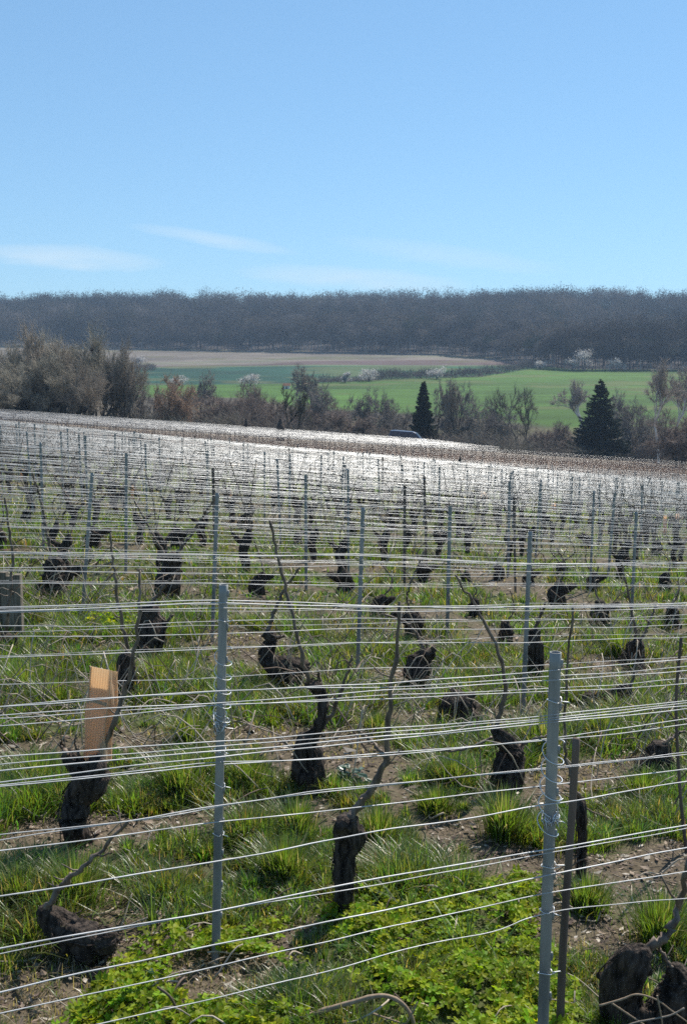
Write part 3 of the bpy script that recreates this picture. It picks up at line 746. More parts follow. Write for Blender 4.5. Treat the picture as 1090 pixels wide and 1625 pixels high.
for row in range(8, lastrow+1):
    n = ROW0 + PITCHROW*row; s0, s1 = srange(n, -20, 1110)
    for s in np.arange(s0 + rs.uniform(0, 1), s1, 1.12):
        if rs.rand() < .12: continue
        X, Y = xy(n + rs.normal(0, .04), s + rs.normal(0, .12)); g = float(gz(X, Y))
        if row < 12 and min(abs(proj((X, Y, g))[0]-x)+abs(proj((X, Y, g))[1]-y) for x, y, r in OTHER) < 35: continue
        if made < 250:
            a, cs = VP[rs.randint(6)]
            o = empty('grapevine', (X, Y, g), f'small dark vine stump standing in the {ordw(row)} row of wires', 'vine', f'vines of the {ordw(row)} row', rs.choice([0, math.pi]) + PSI + rs.normal(0, .2))
            q_ = rs.uniform(.65, 1.0); o.scale = (q_, q_, rs.uniform(.85, 1.2))
            link('trunk', a, o)
            for c_ in cs: link('cane', c_, o)
            made += 1
        else:
            h_ = rs.uniform(.3, .5); sticks(farv, [[X, Y, g], [X, Y, g+h_]], [[X, Y, g+h_], [X+rs.normal(0, .2), Y, g+rs.uniform(.9, 1.3)]], [.06, .01], [.05, .006], (.045, .033, .027), 6)
tag(link('distant_vines', farv.mesh('distant_vines', M['litter'], True, True)), kind='stuff', label='tiny dark vine stumps far down the slope', cat='vines')

# ---------------------------------------------------------------- stakes, old post, sleeves
def stake_px(pts, r0, label, mat='stakewood', name='wooden_stake', sides=10, cat='stake'):
    b_ = ground_at(*pts[0]); Yb = b_[1]; k = zc(b_)/FPX
    P = np.array([at_depth(x, y, Yb) for x, y in pts]) - b_; P[0][2] -= .08
    mb = MB(); u = np.linspace(0, len(P)-1, 24); Q = smoothpath(P, 24)
    tube(mb, Q, np.linspace(r0*k*1.05, r0*k*.9, 24), sides, bump=lambda t, th, _: 1+.10*(fbm(np.cos(th)*2+t*9, np.sin(th)*2, t*12, 77)-.5)*2+.25*np.exp(-((t-.72)/.012)**2)+.35*np.exp(-((t-.5)/.01)**2))
    return tag(link(name, mb.mesh(name, M[mat]), None, b_), label, cat)
stake_px([(887,1648),(893,1500),(905,1320),(914,1172)], 6.2, 'brown wooden stake leaning beside the front steel post')
stake_px([(1092,1352),(1078,1250),(1072,1120),(1080,1012)], 2.6, 'thin crooked brown stick with a shiny tip at the right edge', name='crooked_stick')
b_ = ground_at(8, 1012); k = zc(b_)/FPX; mb = MB(); rr = np.random.RandomState(3)
for i in range(5):
    x0 = -24*k + i*11*k; y0 = rr.uniform(-.004, .004); hgt = (103+rr.uniform(-4, 4))*k
    box(mb, (x0, -.03+y0, -.1), (x0+10.4*k, .03+y0, hgt))
tag(link('wooden_end_post', mb.mesh('wooden_end_post', M['oldwood'], False), None, b_), 'wide weathered grey wooden post cut by the left edge', 'post')

def sleeve(base, bottom_px, top_px, w_px, label, Yd=None, tilt=(0, 0), group='plant sleeves', flap=True):
    """a fluted plastic tree-guard: square tube with open top and one torn, shorter wall"""
    g = ground_at(*base); Yb = (Yd or g[1]); p0 = at_depth(*bottom_px, Yb); p1 = at_depth(*top_px, Yb); k = zc(p0)/FPX
    hgt = np.linalg.norm(p1-p0); w = w_px*k/1.35; o = empty('plant_sleeve', p0, label, 'sleeve', group)
    v = Vector(p1-p0); o.rotation_mode = 'QUATERNION'
    q_ = Vector((0, 0, 1)).rotation_difference(v) @ Matrix.Rotation(-.42, 4, 'Z').to_quaternion(); o.rotation_quaternion = q_
    mb = MB(); m_ = 26
    corners = np.array([(-w/2, -w*.28), (w/2, -w*.28), (w/2, w*.28), (-w/2, w*.28)])
    tops = [.985, 1.0, .95, .93]; segs = []
    ring = []; 
    for i in range(4):
        a, b = corners[i], corners[(i+1) % 4]; k_ = 14 if i % 2 == 0 else 8
        for t in np.arange(k_)/k_:
            ring.append((*(a*(1-t)+b*t), i, t))
    R = np.array(ring); K = len(R); rr = np.random.RandomState(5)
    zs = np.linspace(0, 1, m_); V = []
    for z in zs:
        bow = 1 + .05*math.sin(z*3.1) + .06*(1-z)*0
        zt = np.array([z*(tops[int(i)]*(1-t)+tops[(int(i)+1) % 4]*t) for _, _, i, t in ring])
        wav = .004*np.sin(z*9 + R[:, 3]*3 + R[:, 2])
        V.append(np.column_stack([R[:, 0]*bow + wav, R[:, 1]*bow + wav*.6, zt*hgt]))
    V = np.concatenate(V); i = np.arange(m_-1)[:, None]*K; j = np.arange(K)[None]; j2 = (j+1) % K
    q = np.stack([i+j, i+j2, i+K+j2, i+K+j], -1).reshape(-1, 4)
    mb.add(V, q)
    body = link('sleeve_wall', mb.mesh('sleeve_wall', M['sleeve'], False), o)
    md = body.modifiers.new('thickness', 'SOLIDIFY'); md.thickness = .0025; md.offset = 1
    if flap:
        f = MB(); box(f, (-w*.46, -w*.31, hgt*.62), (w*.48, -w*.30, hgt*.655)); box(f, (-w*.50, -w*.34, hgt*.60), (-w*.44, -w*.30, hgt*.99))
        link('fold_strip', f.mesh('fold_strip', M['sleeve'], False), o)
    return o
sleeve((123,1330), (154,1206), (167,1057), 50, 'brown fluted plastic plant sleeve resting on a twisted vine', group='plant sleeves')
for i, (x, yb, yt, w, lab) in enumerate([(35,764,744,6,'pale pinkish plant sleeve far off near the left edge'),(210,792,770,5,'small pinkish plant sleeve between the left grey posts'),
        (365,790,776,4,'tiny orange plant sleeve left of the middle'),(432,794,778,6,'small orange plant sleeve in the middle distance'),(768,796,780,16,'reddish plant sleeve in the glinting wires right of the middle'),
        (1054,848,818,7,'orange plant sleeve by the right edge, left of its pair'),(1073,846,814,8,'orange plant sleeve by the right edge, right of its pair'),(878,810,798,9,'pale plant sleeve among the thin posts on the right')]):
    sleeve((x, yb), (x, yb), (x+1, yt), w, lab, flap=False)

# ---------------------------------------------------------------- grass, clover, litter
def blades(mb, X, Y, hgt, wid, az, lean, col, tipk=1.25):
    n = len(X); z = gzn(X, Y) - .004
    dx, dy = np.cos(az), np.sin(az); sx, sy = -dy, dx
    ts = np.array([0, .35, .7, 1.0]); V = []
    for t in ts:
        off = lean*hgt*t**1.8; up = hgt*(t - .28*np.minimum(lean, 1.6)*t**2.5)
        cx, cy = X + dx*off, Y + dy*off
        w = wid*(1-t**1.6)*.5 + .0002
        if t < 1: V += [np.stack([cx-sx*w, cy-sy*w, z+up], -1), np.stack([cx+sx*w, cy+sy*w, z+up], -1)]
        else: V.append(np.stack([cx, cy, z+up], -1))
    V = np.stack(V, 1); b = np.arange(n)[:, None]*7
    q = np.concatenate([b+np.array([[0,1,3,2]]), b+np.array([[2,3,5,4]])]); t_ = b+np.array([[4,5,6]])
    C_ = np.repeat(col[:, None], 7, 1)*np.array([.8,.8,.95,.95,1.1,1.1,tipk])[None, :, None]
    mb.add(V.reshape(-1, 3), q, t_, np.clip(C_, 0, 1).reshape(-1, 3))
def grass_cols(n, seed, X=None, Y=None):
    r_ = np.random.RandomState(seed); base = np.array([.088, .136, .025])
    c_ = base*r_.uniform(.65, 1.35, (n, 1)) + r_.normal(0, .008, (n, 3))
    yel = r_.rand(n) < .11; c_[yel] = np.array([.15, .15, .04])*r_.uniform(.7, 1.3, (yel.sum(), 1))
    straw = r_.rand(n) < .07; c_[straw] = np.array([.30, .25, .15])*r_.uniform(.6, 1.3, (straw.sum(), 1))
    return np.clip(c_, .004, 1)
def scatter(y0, y1, n, seed, margin=.40):
    r_ = np.random.RandomState(seed); Y = np.sqrt(r_.uniform(y0*y0, y1*y1, n)); X = r_.uniform(-margin, margin, n)*Y
    return X, Y
def in_clover(X, Y):
    """clover carpet between the front rows"""
    n = nof(X, Y); s = sof(X, Y)
    w = sm((n-1.5)/.1)*(1-sm((n-3.10+.16*(fbm(X*2.2, Y*2.2, 0, 51)-.5)*2+.5*sm((-.70-X)/.15))/.08))
    w = w*(1-sm((X-.66-.2*(fbm(X*3, Y*3, 0, 8)-.5))/.15))*sm((fbm(X*2.0+3, Y*2.0, 0, 52)-.24)/.08)
    # smaller patch further on at the left
    p = np.exp(-(((X+1.9)/.42)**2 + ((Y-8.2)/.45)**2)); 
    return np.maximum(w, sm((p-.35)/.2))
g1 = MB()
for (y0, y1, nc, nb, hh, ww, seed) in [(1.7, 3.2, 1100, 64, .078, .0042, 1), (3.2, 5.2, 2300, 62, .088, .0046, 2), (5.2, 9, 3300, 34, .095, .006, 3), (9, 16, 5200, 16, .10, .009, 4), (16, 48, 9000, 6, .10, .018, 5)]:
    X, Y = scatter(y0, y1, nc, seed); r_ = np.random.RandomState(seed+100)
    w = grass_weight(X, Y)*(1-.93*in_clover(X, Y)); keep = r_.rand(nc) < w*.95; X, Y = X[keep], Y[keep]
    big = fbm(X*2.1, Y*2.1, 0, 71); size = .55 + 1.3*sm((big-.35)/.4)
    k = np.repeat(np.arange(len(X)), nb); n = len(k); sz = size[k]
    a = r_.uniform(0, 6.283, n); rd = np.abs(r_.normal(0, .035, n))*sz*(1 + (y0 > 9))
    az = a + r_.normal(0, .5, n)
    tint = (r_.uniform(.75, 1.25, (len(X), 3))*np.array([1, 1, .9]))[k]
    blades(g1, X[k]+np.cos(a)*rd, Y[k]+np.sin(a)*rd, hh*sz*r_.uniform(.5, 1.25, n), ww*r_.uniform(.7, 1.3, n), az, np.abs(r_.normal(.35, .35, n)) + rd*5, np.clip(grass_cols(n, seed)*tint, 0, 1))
# the big single tufts of the near rows
for (px, py, rpx, hpx) in [(450,1395,50,62),(800,1330,52,72),(690,1290,42,40),(600,1340,48,58),(1045,1500,60,80),(120,1430,70,70),(60,1250,50,60),(290,1260,55,70),(330,1240,40,60),(980,1040,42,46),(1020,1265,46,50),
                           (720,1250,40,40),(470,1330,40,60),(860,1190,48,60),(950,1170,50,50),(300,1180,40,50),(390,1250,40,60),(600,1160,40,30),(1000,1140,40,30),(90,1120,60,50),(40,1100,40,50),(250,1090,44,50),(500,1020,28,30),(930,1440,50,50),(30,1440,50,60)]:
    g = ground_at(px, py); k = zc(g)/FPX; r_ = np.random.RandomState(px); n = 640
    a = r_.uniform(0, 6.283, n); rd = np.abs(r_.normal(0, .42, n))*rpx*k
    X = g[0]+np.cos(a)*rd; Y = g[1]+np.sin(a)*rd*.8
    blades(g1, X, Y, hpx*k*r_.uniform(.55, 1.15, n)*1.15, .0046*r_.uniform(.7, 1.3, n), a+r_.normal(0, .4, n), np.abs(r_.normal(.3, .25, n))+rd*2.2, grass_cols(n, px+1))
# thin short sward and dead straw everywhere
for (y0, y1, n, hh, ww, seed) in [(2.4, 5.2, 30000, .045, .0035, 11), (5.2, 12, 30000, .05, .006, 12), (12, 40, 26000, .07, .014, 13)]:
    X, Y = scatter(y0, y1, n, seed); r_ = np.random.RandomState(seed)
    keep = r_.rand(n) < (.12 + .7*sm((fbm(X*3, Y*3, 0, 81)-.36)/.2))*(.5+.5*grass_weight(X, Y))*(1-.8*in_clover(X, Y)); X, Y = X[keep], Y[keep]; n = len(X)
    c_ = grass_cols(n, seed); dead = r_.rand(n) < .28 + .45*(1-grass_weight(X, Y)); c_[dead] = np.array([.27, .22, .14])*r_.uniform(.6, 1.3, (dead.sum(), 1))
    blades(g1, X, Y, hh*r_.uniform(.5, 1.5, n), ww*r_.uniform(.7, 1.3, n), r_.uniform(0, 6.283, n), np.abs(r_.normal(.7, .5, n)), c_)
tag(link('grass', g1.mesh('grass', M['grass'], True, True)), kind='stuff', label='green grass tufts growing between the vine rows', cat='grass')

def clover_patch():
    mb = MB(); n = 21000; X, Y = scatter(2.45, 4.0, n, 301); r_ = np.random.RandomState(302)
    X2, Y2 = r_.normal(-1.9, .35, 2500), r_.normal(8.2, .4, 2500); X = np.concatenate([X, X2]); Y = np.concatenate([Y, Y2])
    keep = r_.rand(len(X)) < in_clover(X, Y)*np.clip(.25 + 1.6*sm((fbm(X*9, Y*9, 0, 63)-.35)/.25), 0, 1); X, Y = X[keep], Y[keep]; n = len(X)
    hgt = .008 + .12*np.clip(fbm(X*7, Y*7, 0, 61)-.2, 0, 1) + r_.uniform(-.012, .018, n); z = gzn(X, Y) + hgt
    R = r_.uniform(.0085, .0205, n)*np.where(Y > 6, 2.0, 1.0); a0 = r_.uniform(0, 6.283, n)
    tilt = r_.normal(0, .33, (n, 2)); tilt[:, 1] += .1
    colb = np.array([.195, .305, .013])*r_.uniform(.45, 1.35, (n, 1)); colb[:, 0] *= r_.uniform(.8, 1.5, n)
    shp = np.array([(0, 0), (.5, -.42), (.95, -.40), (.86, 0), (.95, .40), (.5, .42)])
    for k in range(3):
        a = a0 + k*2.094; ca, sa = np.cos(a), np.sin(a)
        lx = shp[None, :, 0]*R[:, None]*1.15; ly = shp[None, :, 1]*R[:, None]*1.15
        fold = np.abs(ly)*r_.uniform(.15, .6, n)[:, None] - lx*r_.uniform(-.1, .5, n)[:, None]*.4
        gx = X[:, None] + lx*ca[:, None] - ly*sa[:, None]; gy = Y[:, None] + lx*sa[:, None] + ly*ca[:, None]
        gz_ = z[:, None] + fold + (gx-X[:, None])*tilt[:, :1] + (gy-Y[:, None])*tilt[:, 1:]
        V = np.stack([gx, gy, gz_], -1); b = np.arange(n)[:, None]*6
        q = np.concatenate([b+np.array([[0,1,2,3]]), b+np.array([[0,3,4,5]])])
        mb.add(V.reshape(-1, 3), q, None, np.repeat(np.clip(colb*r_.uniform(.85, 1.15, (n, 1)), 0, 1), 6, 0))
    base = np.stack([X, Y, z-hgt], -1); base[:, :2] += r_.normal(0, .012, (n, 2))
    sticks(mb, base, np.stack([X, Y, z], -1), np.full(n, .0007), np.full(n, .0006), np.array([.07, .11, .03]))
    return tag(link('clover', mb.mesh('clover', M['clover'], False, True)), kind='stuff', label='bright green clover carpet in the foreground', cat='clover')
clover_patch()

def weed(px, py, rpx, label, col=(.035, .075, .045)):
    g = ground_at(px, py); k = zc(g)/FPX; r_ = np.random.RandomState(px); mb = MB()
    for i in range(46):
        a = r_.uniform(0, 6.283); L = rpx*k*r_.uniform(.25, .55); rd = rpx*k*abs(r_.normal(0, .35)); zz = rpx*k*r_.uniform(.1, .9)*max(.2, 1-rd/(rpx*k))
        c0 = np.array([math.cos(a)*rd, math.sin(a)*rd, zz]); d = np.array([math.cos(a+r_.normal(0, .8)), math.sin(a+r_.normal(0, .8)), r_.uniform(-.3, .6)]); d /= np.linalg.norm(d)
        sd_ = np.cross(d, [0, 0, 1]); sd_ /= np.linalg.norm(sd_)
        pts = [c0, c0+d*L*.4+sd_*L*.3, c0+d*L*.8+sd_*L*.22, c0+d*L-[0, 0, L*.2], c0+d*L*.8-sd_*L*.22, c0+d*L*.4-sd_*L*.3]
        mb.add(pts, [(0,1,2,3),(0,3,4,5)], None, np.array(col)*r_.uniform(.7, 1.5))
        sticks(mb, [c0*[.2, .2, 0]], [c0], [.0012], [.001], (.06, .09, .04))
    return tag(link('weed_plant', mb.mesh('weed_plant', M['weed'], False, True), None, g), label, 'weed', 'broad-leaved weeds')
weed(556, 1246, 42, 'blue-green broad-leaved weed between the stout vine and a long cane')
weed(1010, 1180, 30, 'small broad-leaved weed at the right, below the dry prunings')
weed(455, 1072, 20, 'small dark weed at the foot of the hooked vine stump')
weed(870, 1195, 22, 'small round weed close behind the front post')
weed(235, 1560, 26, 'leafy dark weed in the clover at the lower left', (.04, .10, .02))

def litter():
    mb = MB()
    for (y0, y1, n, sc, seed) in [(1.7, 4.6, 16000, 1.0, 401), (4.6, 9, 16000, 1.5, 402), (9, 20, 9000, 2.6, 403)]:
        X, Y = scatter(y0, y1, n, seed); r_ = np.random.RandomState(seed)
        keep = r_.rand(n) < .10 + .9*(1-grass_weight(X, Y)); X, Y = X[keep], Y[keep]; n = len(X); z = gzn(X, Y) + r_.uniform(.001, .012, n)
        a = r_.uniform(0, 6.283, n); L = r_.gamma(2, .008, n)*sc + .004; w = L*r_.uniform(.15, .6, n); tl = r_.normal(0, .35, (n, 2))
        lx = np.array([-.5, 0, .5, 0])[None]*L[:, None]; ly = np.array([0, -.5, 0, .5])[None]*w[:, None]
        gx = lx*np.cos(a)[:, None]-ly*np.sin(a)[:, None]; gy = lx*np.sin(a)[:, None]+ly*np.cos(a)[:, None]
        V = np.stack([X[:, None]+gx, Y[:, None]+gy, z[:, None]+np.abs(gx*tl[:, :1])+np.abs(gy*tl[:, 1:])+.15*np.abs(ly)], -1)
        kind = r_.rand(n); c_ = np.where(kind[:, None] < .5, np.array([.12, .08, .06]), np.where(kind[:, None] < .85, np.array([.24, .18, .13]), np.array([.42, .37, .31])))*r_.uniform(.6, 1.3, (n, 1))
        mb.add(V.reshape(-1, 3), (np.arange(n)[:, None]*4+np.arange(4)[None]), None, np.repeat(c_, 4, 0))
    tag(link('leaf_litter', mb.mesh('leaf_litter', M['litter'], False, True)), kind='stuff', label='dry brown leaf and bark litter under the vines', cat='litter')
    mb = MB(); r_ = np.random.RandomState(9)
    for (y0, y1, n, sd_) in [(1.9, 4.6, 220, 501), (4.6, 9, 2000, 502), (9, 24, 3600, 503)]:
        X, Y = scatter(y0, y1, n, sd_)
        for x, y in zip(X, Y):
            cl = float(fbm(np.array([x*.8]), np.array([y*.8]), 0, 91)[0])
            if r_.rand() > (.3 + 3.5*max(0, cl-.45)): continue
            L = r_.uniform(.08, .5 if y > 4.4 else .18); a = r_.normal(PSI, .6) + (math.pi if r_.rand() < .5 else 0); b = r_.normal(0, .5)
            z = float(gzn(x, y)); hh = r_.uniform(.004, .06 if y < 4.6 else .30)
            t = np.linspace(-.5, .5, 6); P = np.stack([x + L*t*math.cos(a) - L*b*t*t*math.sin(a), y + L*t*math.sin(a) + L*b*t*t*math.cos(a), z + hh*(1+.8*np.sin(t*3+b*3)) + .004], -1)
            c_ = (np.array([.42, .35, .27]) if r_.rand() < .7 else np.array([.16, .11, .08]))*r_.uniform(.7, 1.35)
            tube(mb, P, np.linspace(.0036, .0022, 6)*r_.uniform(.6, 1.3)*(1 if y < 9 else 1.5), 5, c_)
    tag(link('vine_prunings', mb.mesh('vine_prunings', M['litter'], True, True)), kind='stuff', label='pale cut vine shoots lying between the rows', cat='prunings')
litter()
def loose_cane(pts, r_px, label, col=(.30, .22, .15), Y=None):
    g = ground_at(*pts[len(pts)//2 if Y is None else 0]) if Y is None else np.array([0, Y, 0])
    Yb = g[1]; P = np.array([at_depth(x, y, Yb + d_) for x, y, d_ in [(p[0], p[1], p[2] if len(p) > 2 else 0) for p in pts]])
    k = Yb/FPX; mb = MB(); Q = smoothpath(P, 30); R = np.linspace(r_px, r_px*.7, 30)*k*(1+.22*(np.arange(30) % 6 == 0)); tube(mb, Q, R, 8, col)
    return tag(link('cut_cane', mb.mesh('cut_cane', M['litter'], True, True)), label, 'cane', 'cut canes lying in the foreground')
loose_cane([(440,1632),(500,1608),(560,1590),(605,1580),(635,1590),(652,1612),(660,1640)], 4.5, 'thick arched tan cane at the bottom edge over the clover', Y=2.8)
loose_cane([(290,1640),(284,1610),(270,1582),(250,1566)], 3, 'short hooked twig poking up at the bottom left of the clover', (.12, .09, .06), Y=2.8)
loose_cane([(950,1596),(985,1586),(1010,1578),(1040,1586),(1065,1604),(1090,1622)], 1.7, 'pale cane arching in front of the big forked vine', Y=2.75)
loose_cane([(1042,1580),(1048,1610),(1052,1640)], 1.5, 'short upright pale twig in front of the big forked vine', Y=2.7)
loose_cane([(970,1592),(1000,1612),(1030,1632)], 1.7, 'straight pale cane sloping into the bottom right corner', Y=2.78)
loose_cane([(1085,1600),(1060,1612),(1010,1622),(980,1632)], 1.5, 'grey cane lying along the bottom right edge', (.26, .22, .18), Y=2.7)
loose_cane([(640,1632),(656,1604),(662,1590)], 1.8, 'thin forked twig right of the arched cane', Y=2.78)
loose_cane([(590,1608),(620,1618),(650,1628)], 1.8, 'thin dry stem under the arched cane', Y=2.78)

# ---------------------------------------------------------------- trees of the valley
def bare_tree(seed, levels=5, stems=1, spread=.5, up=.35, twigs=5, ratio=.72, trunk_r=.022, first=.28, droop=0.0, kids=(2, 4)):
    """unit-height leafless tree: (trunk mesh arrays, crown mesh arrays)"""
    r_ = np.random.RandomState(seed); A = [[], [], [], []]; B = [[], [], [], []]
    def seg(T, p, q, a, b): T[0].append(p); T[1].append(q); T[2].append(a); T[3].append(b)
    def grow(p, d, L, r, lev):
        nseg = 3 if lev < 3 else 2; q = p
        for i in range(nseg):
            d = d + r_.normal(0, .13, 3) + np.array([0, 0, up*.16 - droop*.1*lev]); d /= np.linalg.norm(d)
            q2 = q + d*L/nseg; r2 = r*(1-.28/nseg*(i+1)) if i else r
            seg(A if lev < 3 else B, q, q2, r*(1-.3*i/nseg), r*(1-.3*(i+1)/nseg)); q = q2
            if lev >= 1 and lev < levels and r_.rand() < .75: 
                side(q, d, L*.6, r*.5, lev+1)
        if lev < levels:
            for _ in range(r_.randint(*kids)): side(q, d, L*ratio*r_.uniform(.75, 1.15), r*.62, lev+1)
        else:
            for _ in range(twigs*2):
                e = d + r_.normal(0, .55, 3); e /= np.linalg.norm(e)
                s_ = p + (q-p)*r_.rand(); seg(B, s_, s_ + e*L*r_.uniform(.5, 1.1), .0011, .0006)
    def side(q, d, L, r, lev):
        e = d + r_.normal(0, spread, 3); e[2] += up*.4; e /= np.linalg.norm(e); grow(q, e, L, r, lev)
    for s_ in range(stems):
        a = r_.uniform(0, 6.28); d = np.array([math.cos(a)*.32, math.sin(a)*.32, 1.]) if stems > 1 else np.array([r_.normal(0, .05), 0, 1.])
        p = np.array([math.cos(a)*.03, math.sin(a)*.03, -.03]) if stems > 1 else np.array([0, 0, -.03])
        grow(p, d/np.linalg.norm(d), first*r_.uniform(.8, 1.2), trunk_r*(.7 if stems > 1 else 1), 0)
    zmax = max(np.percentile(np.array(B[1])[:, 2], 98.5), .1)
    return [[np.array(x)/zmax for x in T] for T in (A, B)], zmax
TREES = {}
def tree_kind(key, ctrunk, ccrown, **kw):
    (A, B), _ = bare_tree(**kw); r_ = np.random.RandomState(kw['seed'])
    a = MB(); sticks(a, A[0], A[1], A[2], A[3], np.array(ctrunk), 5)
    b = MB(); n = len(B[0]); sticks(b, B[0], B[1], np.maximum(B[2], .0009), np.maximum(B[3], .0007), np.array(ccrown)*r_.uniform(.7, 1.3, (n, 1)), 3)
    w = np.percentile(np.abs(B[1][:, 0]), 94)
    TREES[key] = (a.mesh('trunk', M['twig'], True, True), b.mesh('crown', M['twig'], True, True), w)
GREY, OLIVE, RED, PURP, PALE, DARK = (.27, .24, .20), (.34, .305, .24), (.25, .195, .165), (.225, .20, .18), (.34, .30, .24), (.07, .062, .05)
for i in range(3): tree_kind(f'willow{i}', (.075, .068, .05), OLIVE if i != 1 else (.30, .255, .205), seed=20+i, stems=9, levels=4, spread=.45, up=.5, twigs=5, first=.28, ratio=.74)
for i in range(2): tree_kind(f'round{i}', DARK, GREY, seed=30+i, stems=1, levels=5, spread=.75, up=.02, twigs=6, first=.24, ratio=.76)
for i in range(2): tree_kind(f'red{i}', (.06, .045, .04), RED, seed=34+i, stems=7, levels=4, spread=.7, up=.12, twigs=9, first=.25, ratio=.75)
tree_kind('purple0', DARK, PURP, seed=51, stems=4, levels=5, spread=.75, up=.05, twigs=5, first=.24, ratio=.74)
tree_kind('orange0', (.06, .05, .04), (.34, .235, .165), seed=53, stems=3, levels=5, spread=.72, up=.1, twigs=5, first=.22, ratio=.75)
tree_kind('birch0', (.55, .53, .50), (.36, .31, .27), seed=61, stems=1, levels=4, spread=.40, up=.45, twigs=5, first=.34, ratio=.66, trunk_r=.013)
tree_kind('pollard0', (.03, .03, .022), (.10, .095, .07), seed=63, stems=2, levels=4, spread=.6, up=.5, twigs=4, first=.3, ratio=.6, trunk_r=.03)
tree_kind('broad0', DARK, (.13, .115, .095), seed=67, stems=2, levels=4, spread=.62, up=.2, twigs=4, first=.26, ratio=.74, trunk_r=.02)
def put_tree(key, px, ytop, Y, wpx, label, group='bare trees along the valley bottom', name='bare_tree'):
    ytop += 9 if 'willow' in key else (8 if px > 225 and 'birch' not in key and 'broad' not in key else 0)
    X = (px-CX)/FPX*Y; 
    for _ in range(3):
        g = float(gz(X, Y)); zt = at_depth(px, ytop, Y)[2]; X = at_depth(px, ytop, Y)[0]
    hgt = max(zt-g, 1.5); a, b, w = TREES[key]; hw = wpx*(.37 if 'willow' in key else .5)*Y/FPX; r_ = np.random.RandomState(int(px*3+ytop))
    o = empty(name, (X, Y, g-.1), label, 'tree', group, r_.uniform(0, 6.28)); sc = hw/(w*hgt); sc = min(max(sc, .35), 2.2)
    o.scale = (hgt*sc, hgt*sc, hgt)
    link('trunk', a, o); link('crown', b, o); return o
for t in [('willow0',22,556,112,120,'big bushy olive willow at the far left, cut by the edge'),('willow1',74,529,116,135,'tallest bushy willow of the left clump'),('willow2',114,541,118,120,'rounded olive willow in the middle of the left clump'),
          ('willow0',150,534,121,115,'tall willow holding two dark nests'),('willow1',182,549,118,80,'right-hand pale willow of the left clump'),('willow2',2,580,106,80,'low willow behind the far left end of the vineyard'),('willow2',48,560,120,120,'dense willow between the two tallest left ones'),('willow1',130,575,112,110,'lower spreading willow in front of the left clump'),
          ('willow0',90,570,112,110,'lower dark willow in front of the tallest left one'),('purple0',213,590,128,60,'thin dark tree just right of the willow clump'),
          ('orange0',270,598,124,80,'orange-tinted bare tree right of the willow clump'),('round0',312,588,170,80,'dark round-crowned tree against the teal field'),('purple0',242,612,140,60,'low purple-brown tree left of the orange-tinted one'),
          ('red0',335,622,138,90,'reddish bushy tree left of the middle'),('red1',382,612,142,100,'broad reddish tree under the white blossom'),('red0',425,626,140,80,'reddish tree left of the ivy-dark twin trunks'),
          ('red1',358,632,132,90,'low reddish thicket tree near the crest'),('pollard0',460,606,126,62,'dark twin-trunked pollard standing at the crest'),('round0',503,577,185,110,'tall dark spreading tree right of the orange hut'),
          ('purple0',496,626,142,70,'purple-brown tree right of the twin-trunked pollard'),('purple0',528,618,146,80,'wide purple-brown tree left of the middle car'),('round0',566,624,150,80,'grey tree behind the crest left of the car'),
          ('purple0',598,622,150,75,'purplish tree directly behind the car, left one'),('round1',622,640,158,60,'small grey tree directly behind the car roof'),('red0',548,645,140,80,'low thicket tree left of the car'),
          ('round0',716,598,152,90,'tall grey tree touching the small spruce on its right'),('purple0',738,616,160,70,'purplish tree right of the small spruce'),('round1',695,608,165,60,'pale grey tree behind the small spruce'),
          ('purple0',646,645,160,60,'thin tree left of the small spruce'),('broad0',833,616,170,100,'wide open-branched tree against the bright field'),('purple0',785,650,165,70,'low purple tree left of the open-branched tree'),
          ('round0',806,662,160,60,'small grey tree below the open-branched one'),('red1',868,668,158,80,'low brown thicket tree left of the big spruce'),('birch0',918,604,185,60,'pale slender tree behind the big spruce'),
          ('birch0',1050,572,140,66,'white-trunked birch near the right edge'),('birch0',1076,584,150,60,'slimmer birch at the right edge'),('purple0',1010,632,160,80,'purple-grey tree between the big spruce and the birch'),
          ('round1',985,622,180,70,'grey tree just right of the big spruce top'),('red0',1082,655,128,80,'brown bushy tree at the right edge'),('purple0',1035,655,150,70,'low purple tree below the birch'),
          ('purple0',765,640,175,60,'small purple tree right of the tall grey one'),('red0',470,645,138,60,'reddish bush-like tree at the foot of the pollard'),('purple0',408,632,150,70,'purplish tree behind the reddish ones'),('round0',295,620,140,70,'grey tree behind the orange-tinted one')]:
    put_tree(*t)
# undergrowth under them
mb = MB(); k = 60000; r_ = np.random.RandomState(77)
u = r_.uniform(-80, 1170, k); Y = r_.uniform(112, 178, k); X = (u-CX)/FPX*Y; ok = nof(X, Y) > 107.5; X, Y, u = X[ok], Y[ok], u[ok]; k = len(X)
cl = fbm(X*.12, Y*.12, 0, 15, 3); hh = 1.5 + 4.0*sm((cl-.3)/.4); g = gz(X, Y)
base = np.stack([X, Y, g + hh*r_.uniform(0, .55, k)], -1); tip = base + np.stack([r_.normal(0, 1.0, k), r_.normal(0, 1.0, k), hh*r_.uniform(.05, .42, k)], -1)
hh = hh*.85
c1 = np.where((fbm(X*.05, Y*.05, 0, 19) < .5)[:, None], np.array([.175, .145, .125]), np.array([.18, .165, .13]))*r_.uniform(.6, 1.3, (k, 1))
sticks(mb, base, tip, np.full(k, .022), np.full(k, .010), c1)
tag(link('undergrowth', mb.mesh('undergrowth', M['twig'], True, True)), kind='stuff', label='tangled brown scrub under the valley trees', cat='undergrowth')

